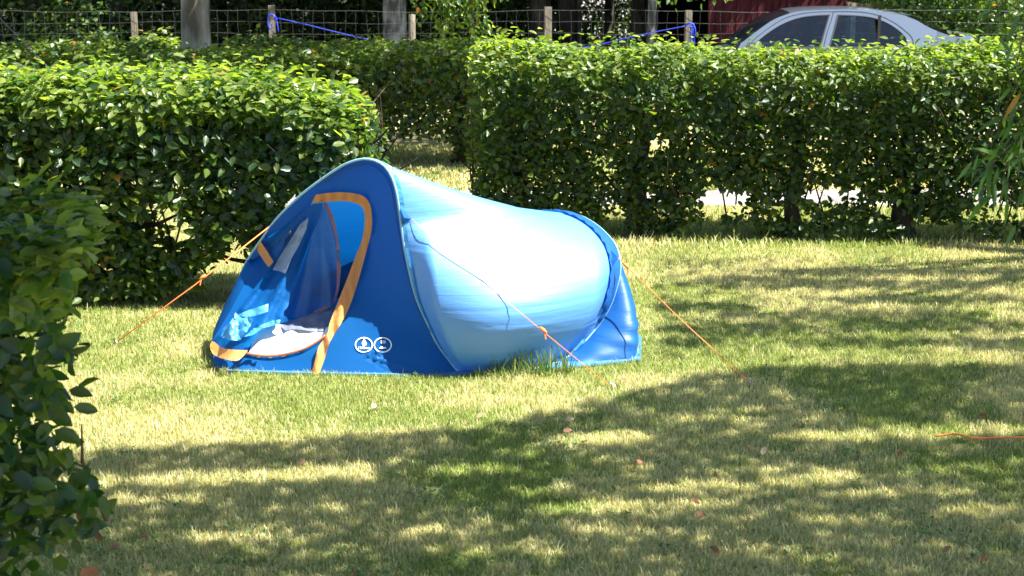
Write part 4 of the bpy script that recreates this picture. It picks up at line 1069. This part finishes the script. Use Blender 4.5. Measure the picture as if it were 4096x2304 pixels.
nose = [(front_x - 1.02, .30), (front_x - 1.10, .48), (front_x - 1.04, .68), (front_x - .9, .78), (front_x - .45, .86), (front_x - .05, .93)]
tail = [(rear[0] + .03, rear[1] - .06), (rear[0] + .04, rear[1] - .2), (rear[0] + .10, .62), (rear[0] + .12, .45), (rear[0] + .05, .28)]
def arch(cx, r=.33, cz=.30, n=14): return [(cx + r * math.cos(a), max(.22, cz + r * math.sin(a))) for a in np.linspace(0, math.pi, n)]
wf, wr_ = front_x - .38, rear[0] - .62
xa, xb = xz((1720, 0))[0], xz((2290, 0))[0]
low_s = [(p[0], p[1] - .055 * math.sin(math.pi * min(1, max(0, (p[0] - xa) / (xb - xa)))) ** .6) if xa < p[0] < xb else p for p in top_s]
outline = nose + low_s + tail + [(wr_ + .34, .22)] + arch(wr_) + [(wf + .34, .22)] + arch(wf)
w1 = sm([xz(p) for p in ((300,395),(400,318),(520,243),(620,198),(730,165),(850,148),(1003,140))], 24) + [xz((955,275)), xz((905,420)), xz((895,450)), xz((240,450))]
w2 = [xz((975,450)), xz((1025,300)), xz((1075,142))] + sm([xz(p) for p in ((1075,142),(1250,148),(1400,167),(1530,213),(1640,285),(1700,350),(1714,400),(1690,450))], 26)[1:]
def side_panel(name, outer, holes, mat, parent, off, far):
    vs, es = [], []
    for lp in [outer] + holes:
        b = len(vs); vs += lp; es += [(b + i, b + (i + 1) % len(lp)) for i in range(len(lp))]
    V2, _, Fs, *_ = delaunay_2d_cdt([Vector(v) for v in vs], es, [], 0, 1e-5)
    V2 = np.array([tuple(v) for v in V2]); ce = np.array([V2[list(f)].mean(0) for f in Fs]); ok = inside(ce, outer)
    for h in holes: ok &= ~inside(ce, h)
    V = [(v[0], side_y(v[1], far) + (off if not far else -off), v[1]) for v in V2]
    return mesh_py(name, V, [list(f) for f, o in zip(Fs, ok) if o], mat, parent)
bodym = []
for far in (False, True):
    sp_ = side_panel('side_panel', outline, [w1, w2], M['paint'], car, 0, far)
    for w in (w1, w2):
        cx = sum(p[0] for p in w) / len(w); cz = sum(p[1] for p in w) / len(w)
        inner = [(cx + (p[0] - cx) * .965, cz + (p[1] - cz) * .93) for p in w]; outw = [(cx + (p[0] - cx) * 1.008, cz + (p[1] - cz) * 1.015) for p in w]
        side_panel('window_seal', outw, [inner], M['black'], sp_, -.006, far)
        side_panel('window', w, [], M['glass'], sp_, .008, far)
# door gaps and quarter-light bar on the near side
for pts in (((1040,115),(1010,200),(960,330),(925,450)), ((1045,112),(1200,112),(1350,122),(1500,160),(1620,225),(1700,290),(1760,350),(1770,410),(1762,450)), ((205,430),(330,330),(470,232),(600,165),(740,130),(900,113),(1040,112))):
    c = sm([xz(p) for p in pts], 24); MB().tube([Vector((p[0], side_y(p[1]) - .002, p[1])) for p in c], .004, 5, False).build('door_gap', M['black'], car)
MB().box((xz((1450, 300))[0], side_y(1.1) + .0, 1.12), (.035, .02, .52)).build('quarter_light_bar', M['black'], car)
# roof skin, screens, bonnet, tail: cross-car lofts
def cross(name, prof, mat, parent, crown=.05, ins=0.0, n=13, lift=0.0):
    V = []
    for (x, z) in prof:
        y0, y1 = side_y(z) + ins, side_y(z, True) - ins
        for k in range(n):
            t = k / (n - 1); V.append((x, y0 + (y1 - y0) * t, z + lift + crown * (1 - abs(2 * t - 1) ** 2.2)))
    m_ = len(prof)
    return mesh_py(name, V, [[i*n+k, (i+1)*n+k, (i+1)*n+k+1, i*n+k+1] for i in range(m_-1) for k in range(n-1)], mat, parent, True)
iR0 = min(range(60), key=lambda i: abs(top_s[i][0] - xz((620, 0))[0])); iR1 = min(range(60), key=lambda i: abs(top_s[i][0] - xz((1690, 0))[0]))
cross('roof', top_s[iR0:iR1 + 1], M['paint'], car, .025)
cross('windscreen', top_s[:iR0 + 1], M['screen'], car, .02, .03)
cross('rear_window', top_s[iR1:56], M['screen'], car, .03, .015, lift=.004)
tg = cross('tailgate', top_s[iR1:], M['paint'], car, .03)
# cut the tailgate to a frame: keep only its side strips and lower lip
bm = bmesh.new(); bm.from_mesh(tg.data)
for f in [f for f in bm.faces if f.calc_center_median().x < top_s[56][0] and f.calc_center_median().x > top_s[iR1 + 2][0]]: bm.faces.remove(f)
bm.to_mesh(tg.data); bm.free()
cross('bonnet', nose[2:] + [top_s[0]], M['paint'], car, .04)
cross('front_bumper', nose[:3], M['paint'], car, 0)
cross('rear_bumper', [rear] + tail, M['paint'], car, 0)
MB().box((front_x + .9, YC + CW / 2, .25), (3.0, CW - .1, .08)).build('floor_pan', M['black'], car)
for sx in (1.0, 1.95):
    for sy in (.42, 1.2):
        cx = front_x + sx
        MB().box((cx, YC + sy, .5), (.48, .45, .16)).box((cx + .26, YC + sy, .78), (.12, .44, .5), 0).box((cx + .28, YC + sy, 1.14), (.08, .24, .16)).build('seat', M['seat'], car)
for wxx in (wf, wr_):
    for yy in (YC + .09, YC + CW - .09):
        w = MB().tube([(wxx, yy - .09, .30), (wxx, yy + .09, .30)], .30, 28).build('wheel', M['tyre'], car, False)
        MB().tube([(wxx, yy - .095, .30), (wxx, yy + .095, .30)], .19, 20).build('rim', M['steel'], w)
for sy in (.25, CW - .25):
    MB().box((nose[2][0] + .03, YC + sy, .64), (.14, .34, .12)).build('headlight', M['white'], car)
    MB().box((tail[1][0] - .01, YC + sy, .78), (.06, .3, .22)).build('tail_light', M['red'], car)
MB().box((top_s[1][0] + .12, YC - .06, 1.0), (.16, .12, .10)).build('mirror', M['paint'], car)

# ------------------------------------------------------------------ grass
foot = [(-0.45 + (p.x + 0.45) * .985, 8.3 + (p.y - 8.3) * .95) for p in gs]
def grass(name, label, n, area, hmin, hmax, wmin, seed, straw=.45, patch=1.0, width=None):
    r = np.random.default_rng(seed); x0, x1, y0, y1 = area
    # denser towards the viewer
    u = r.random(n); y = 1 / (1 / y0 + u * (1 / y1 - 1 / y0)) if width is None else y0 + u * (y1 - y0)
    hw = (y * .42 + .5) if width is None else None
    x = (r.random(n) * 2 - 1) * hw if width is None else r.uniform(x0, x1, n)
    k = ~inside(np.stack([x, y], 1), foot); x, y = x[k], y[k]; n = len(x)
    pn_ = fbm(np.stack([x * 1.1, y * 1.1, x * 0], 1), seed + 1, 4); p2 = fbm(np.stack([x * 5, y * 5, x * 0], 1), seed + 2, 3)
    dry = np.clip((pn_ - .50) * 5 + (p2 - .5) * 2.2 + straw, 0, 1)
    isdry = r.random(n) < dry * .85 + .06
    cg = np.array([(0.16, 0.22, 0.05), (0.23, 0.29, 0.07), (0.31, 0.36, 0.12)])[r.integers(0, 3, n)]
    cd = np.array([(0.50, 0.45, 0.24), (0.64, 0.60, 0.38), (0.38, 0.31, 0.17), (0.44, 0.45, 0.20)])[r.integers(0, 4, n)]
    C = np.where(isdry[:, None], cd, cg) * r.uniform(.85, 1.4, (n, 1))
    h = r.uniform(hmin, hmax, n) * (0.75 + .8 * p2) * np.where(r.random(n) < .03, 1.8, 1)
    a = r.uniform(0, 2 * math.pi, n); lean = r.uniform(.15, .95, n) * h
    lx, ly = np.cos(a) * lean, np.sin(a) * lean
    b = a + math.pi / 2 + r.normal(0, .5, n); w = wmin * r.uniform(.7, 1.5, n) * (1 + np.maximum(0, y - 7) * .09)
    wx_, wy_ = np.cos(b) * w / 2, np.sin(b) * w / 2
    z0 = -0.004 + 0 * x
    V = np.zeros((n, 5, 3))
    V[:, 0] = np.stack([x - wx_, y - wy_, z0], 1); V[:, 1] = np.stack([x + wx_, y + wy_, z0], 1)
    V[:, 2] = np.stack([x + lx * .38 + wx_ * .8, y + ly * .38 + wy_ * .8, h * .6], 1); V[:, 3] = np.stack([x + lx * .38 - wx_ * .8, y + ly * .38 - wy_ * .8, h * .6], 1)
    V[:, 4] = np.stack([x + lx, y + ly, h * .95], 1)
    T = np.array([(0,1,2),(0,2,3),(3,2,4)])[None] + (np.arange(n) * 5)[:, None, None]
    o = mesh_np(name, V.reshape(-1, 3), T.reshape(-1, 3), M['grass'], None, np.repeat(C, 5, 0), smooth=False)
    return tag(o, label, 'grass', kind='stuff')
grass('lawn_grass', 'mown lawn of mixed green and straw-coloured grass', 780000, (0, 0, 4.7, 12.9), .010, .026, .0029, 5, .48)
grass('verge_grass', 'dry pale grass beyond the gravel path', 60000, (-5, 7, 13.75, 17), .02, .045, .008, 6, 1.1, width=1)
grass('hedge_foot_grass', 'longer grass growing under the right hedge', 12000, (-.3, 4.6, 11.0, 12.8), .02, .06, .005, 8, .1, width=1)
# small broad-leaved weeds and clover scattered through the lawn
r = np.random.default_rng(90); pc = []
for q in range(150):
    y = 1 / r.uniform(1 / 10.5, 1 / 4.8); x = r.uniform(-.36, .36) * y
    if inside(np.array([[x, y]]), foot)[0]: continue
    k = r.integers(4, 26); pc.append(np.stack([x + r.normal(0, .05, k), y + r.normal(0, .04, k), .014 + .014 * r.random(k)], 1))
P = np.concatenate(pc); n = len(P)
tag(leaves('lawn_weeds', P, np.stack([r.normal(0, .35, n), r.normal(-.2, .35, n), np.ones(n)], 1), r.normal(0, 1, (n, 3)), r.uniform(.012, .028, n), .012, leafcol(n, np.array([(.10, .20, .05), (.14, .24, .07), (.08, .15, .05)]), .05, seed=4), M['grass'], None, T_SIMPLE), 'small clover and weeds scattered through the lawn', 'weeds', kind='stuff')
# tuft at the foot of the tent
def tuft(label, c, rad, n, h, seed, w=.006, name='grass_tuft', pal=((.10,.19,.03),(.14,.23,.04),(.22,.26,.08))):
    r = np.random.default_rng(seed); V, T, C = [], [], []
    for i in range(n):
        a = r.uniform(0, 6.28); d = rad * math.sqrt(r.random()); x, y = c[0] + math.cos(a) * d * 1.6, c[1] + math.sin(a) * d * .5
        hh = h * r.uniform(.4, 1.0); b = r.uniform(0, 6.28); l = hh * r.uniform(.1, .7); q = r.uniform(0, 3.14); wx2, wy2 = math.cos(q) * w / 2, math.sin(q) * w / 2
        k = len(V); V += [(x - wx2, y - wy2, 0), (x + wx2, y + wy2, 0), (x + math.cos(b) * l * .35 + wx2 * .8, y + math.sin(b) * l * .35 + wy2 * .8, hh * .55), (x + math.cos(b) * l * .35 - wx2 * .8, y + math.sin(b) * l * .35 - wy2 * .8, hh * .55), (x + math.cos(b) * l, y + math.sin(b) * l, hh)]
        T += [(k, k + 1, k + 2), (k, k + 2, k + 3), (k + 3, k + 2, k + 4)]; C += [pal[r.integers(0, 3)]] * 5
    return tag(mesh_np(name, V, T, M['grass'], None, np.array(C), False), label, 'grass tuft')
g1 = gr(530, 374); tuft('tall green grass tuft at the foot of the pale tent side', (g1.x, g1.y), .15, 190, .19, 1)
g1 = gr(495, 378); tuft('smaller grass tuft left of the tall one at the foot of the tent', (g1.x, g1.y), .08, 60, .08, 2)
g1 = gr(256, 566); tuft('low broad-leaved weed at the bottom edge of the picture', (g1.x, g1.y), .05, 26, .055, 3, .012)
for i, (px, py, h) in enumerate(((496, 370, .24), (548, 368, .26), (553, 368, .2), (532, 368, .16))):
    b = gr(px, py); s_ = empty('seed_stalk', tuple(b), ('leftmost', 'tallest', 'rightmost', 'shortest')[i] + ' seed stalk standing against the tent side', 'grass stalk')
    MB().tube([b, b + Vector((-.004, 0, h * .5)), b + Vector((-.012, 0, h))], .0013, 4).build('stalk', M['leaf_stalk'] if 'leaf_stalk' in M else M.setdefault('leaf_stalk', simple('stalk', (.25, .30, .12), .7)), s_)
    MB().tube([b + Vector((-.012, 0, h)), b + Vector((-.013, 0, h + .012)), b + Vector((-.014, 0, h + .024))], [.002, .005, .001], 6).build('seed_head', M['leaf_stalk'], s_)
# fallen leaves
def fallen(px, py, L, c, label, group, seed, name='fallen_leaf'):
    p = gr(px, py, .035); r = np.random.default_rng(seed)
    o = leaves(name, np.array([tuple(p)]), np.array([(r.normal(0, .4), r.normal(-.5, .3), 1)]), np.array([(r.normal(), r.normal(), .2)]), L, L * .65, np.array([c]), M['deadleaf'], None, T_LEAF)
    return tag(o, label, 'leaf', group)
fallen(90, 566, .11, (.55, .20, .05), 'large orange dead leaf on the lawn at the bottom left', None, 1)
for i, (px, py) in enumerate(((108, 548), (147, 538), (484, 413), (303, 458), (700, 503), (701, 511), (762, 455), (747, 444), (900, 450), (986, 414), (920, 410), (620, 378), (640, 465), (563, 431), (565, 420), (943, 553), (985, 556), (720, 553), (372, 408))):
    fallen(px, py, .045, [(.34, .15, .05), (.18, .08, .035), (.42, .33, .2), (.30, .19, .09)][i % 4], ['small orange-brown dead leaf lying on the lawn', 'small dark red-brown dead leaf lying on the lawn', 'small pale beige dead leaf lying on the lawn', 'small tan dead leaf lying on the lawn'][i % 4], 'small dead leaves scattered on the lawn', 20 + i)
# cord lying on the lawn at the right
c = crv([gr(935, 436, .03), gr(955, 434, .04), gr(975, 438, .035), gr(1000, 437.5, .04), gr(1030, 437, .035), gr(1060, 434, .03)], 30)
tag(MB().tube([Vector(p) for p in c], .0045, 6).build('ground_cord', M['cord'], None, True), 'orange-red cord lying on the lawn at the right edge', 'cord')
# dead curled leaves hanging from the near bush
for i, (px, py) in enumerate(((76, 512), (83, 520), (92, 528), (72, 500))):
    a = at(px, py, 3.95); o = leaves('curled_leaf', np.array([tuple(a)]), np.array([(.3, -1, .2)]), np.array([(.5, .1, -.8)]), .05, .02, np.array([(.10, .045, .02)]), M['deadleaf'], None, T_LEAF)
    tag(o, 'withered brown leaf hanging from the foreground bush', 'leaf', 'withered leaves on the foreground bush')
print('objects', len(bpy.data.objects))
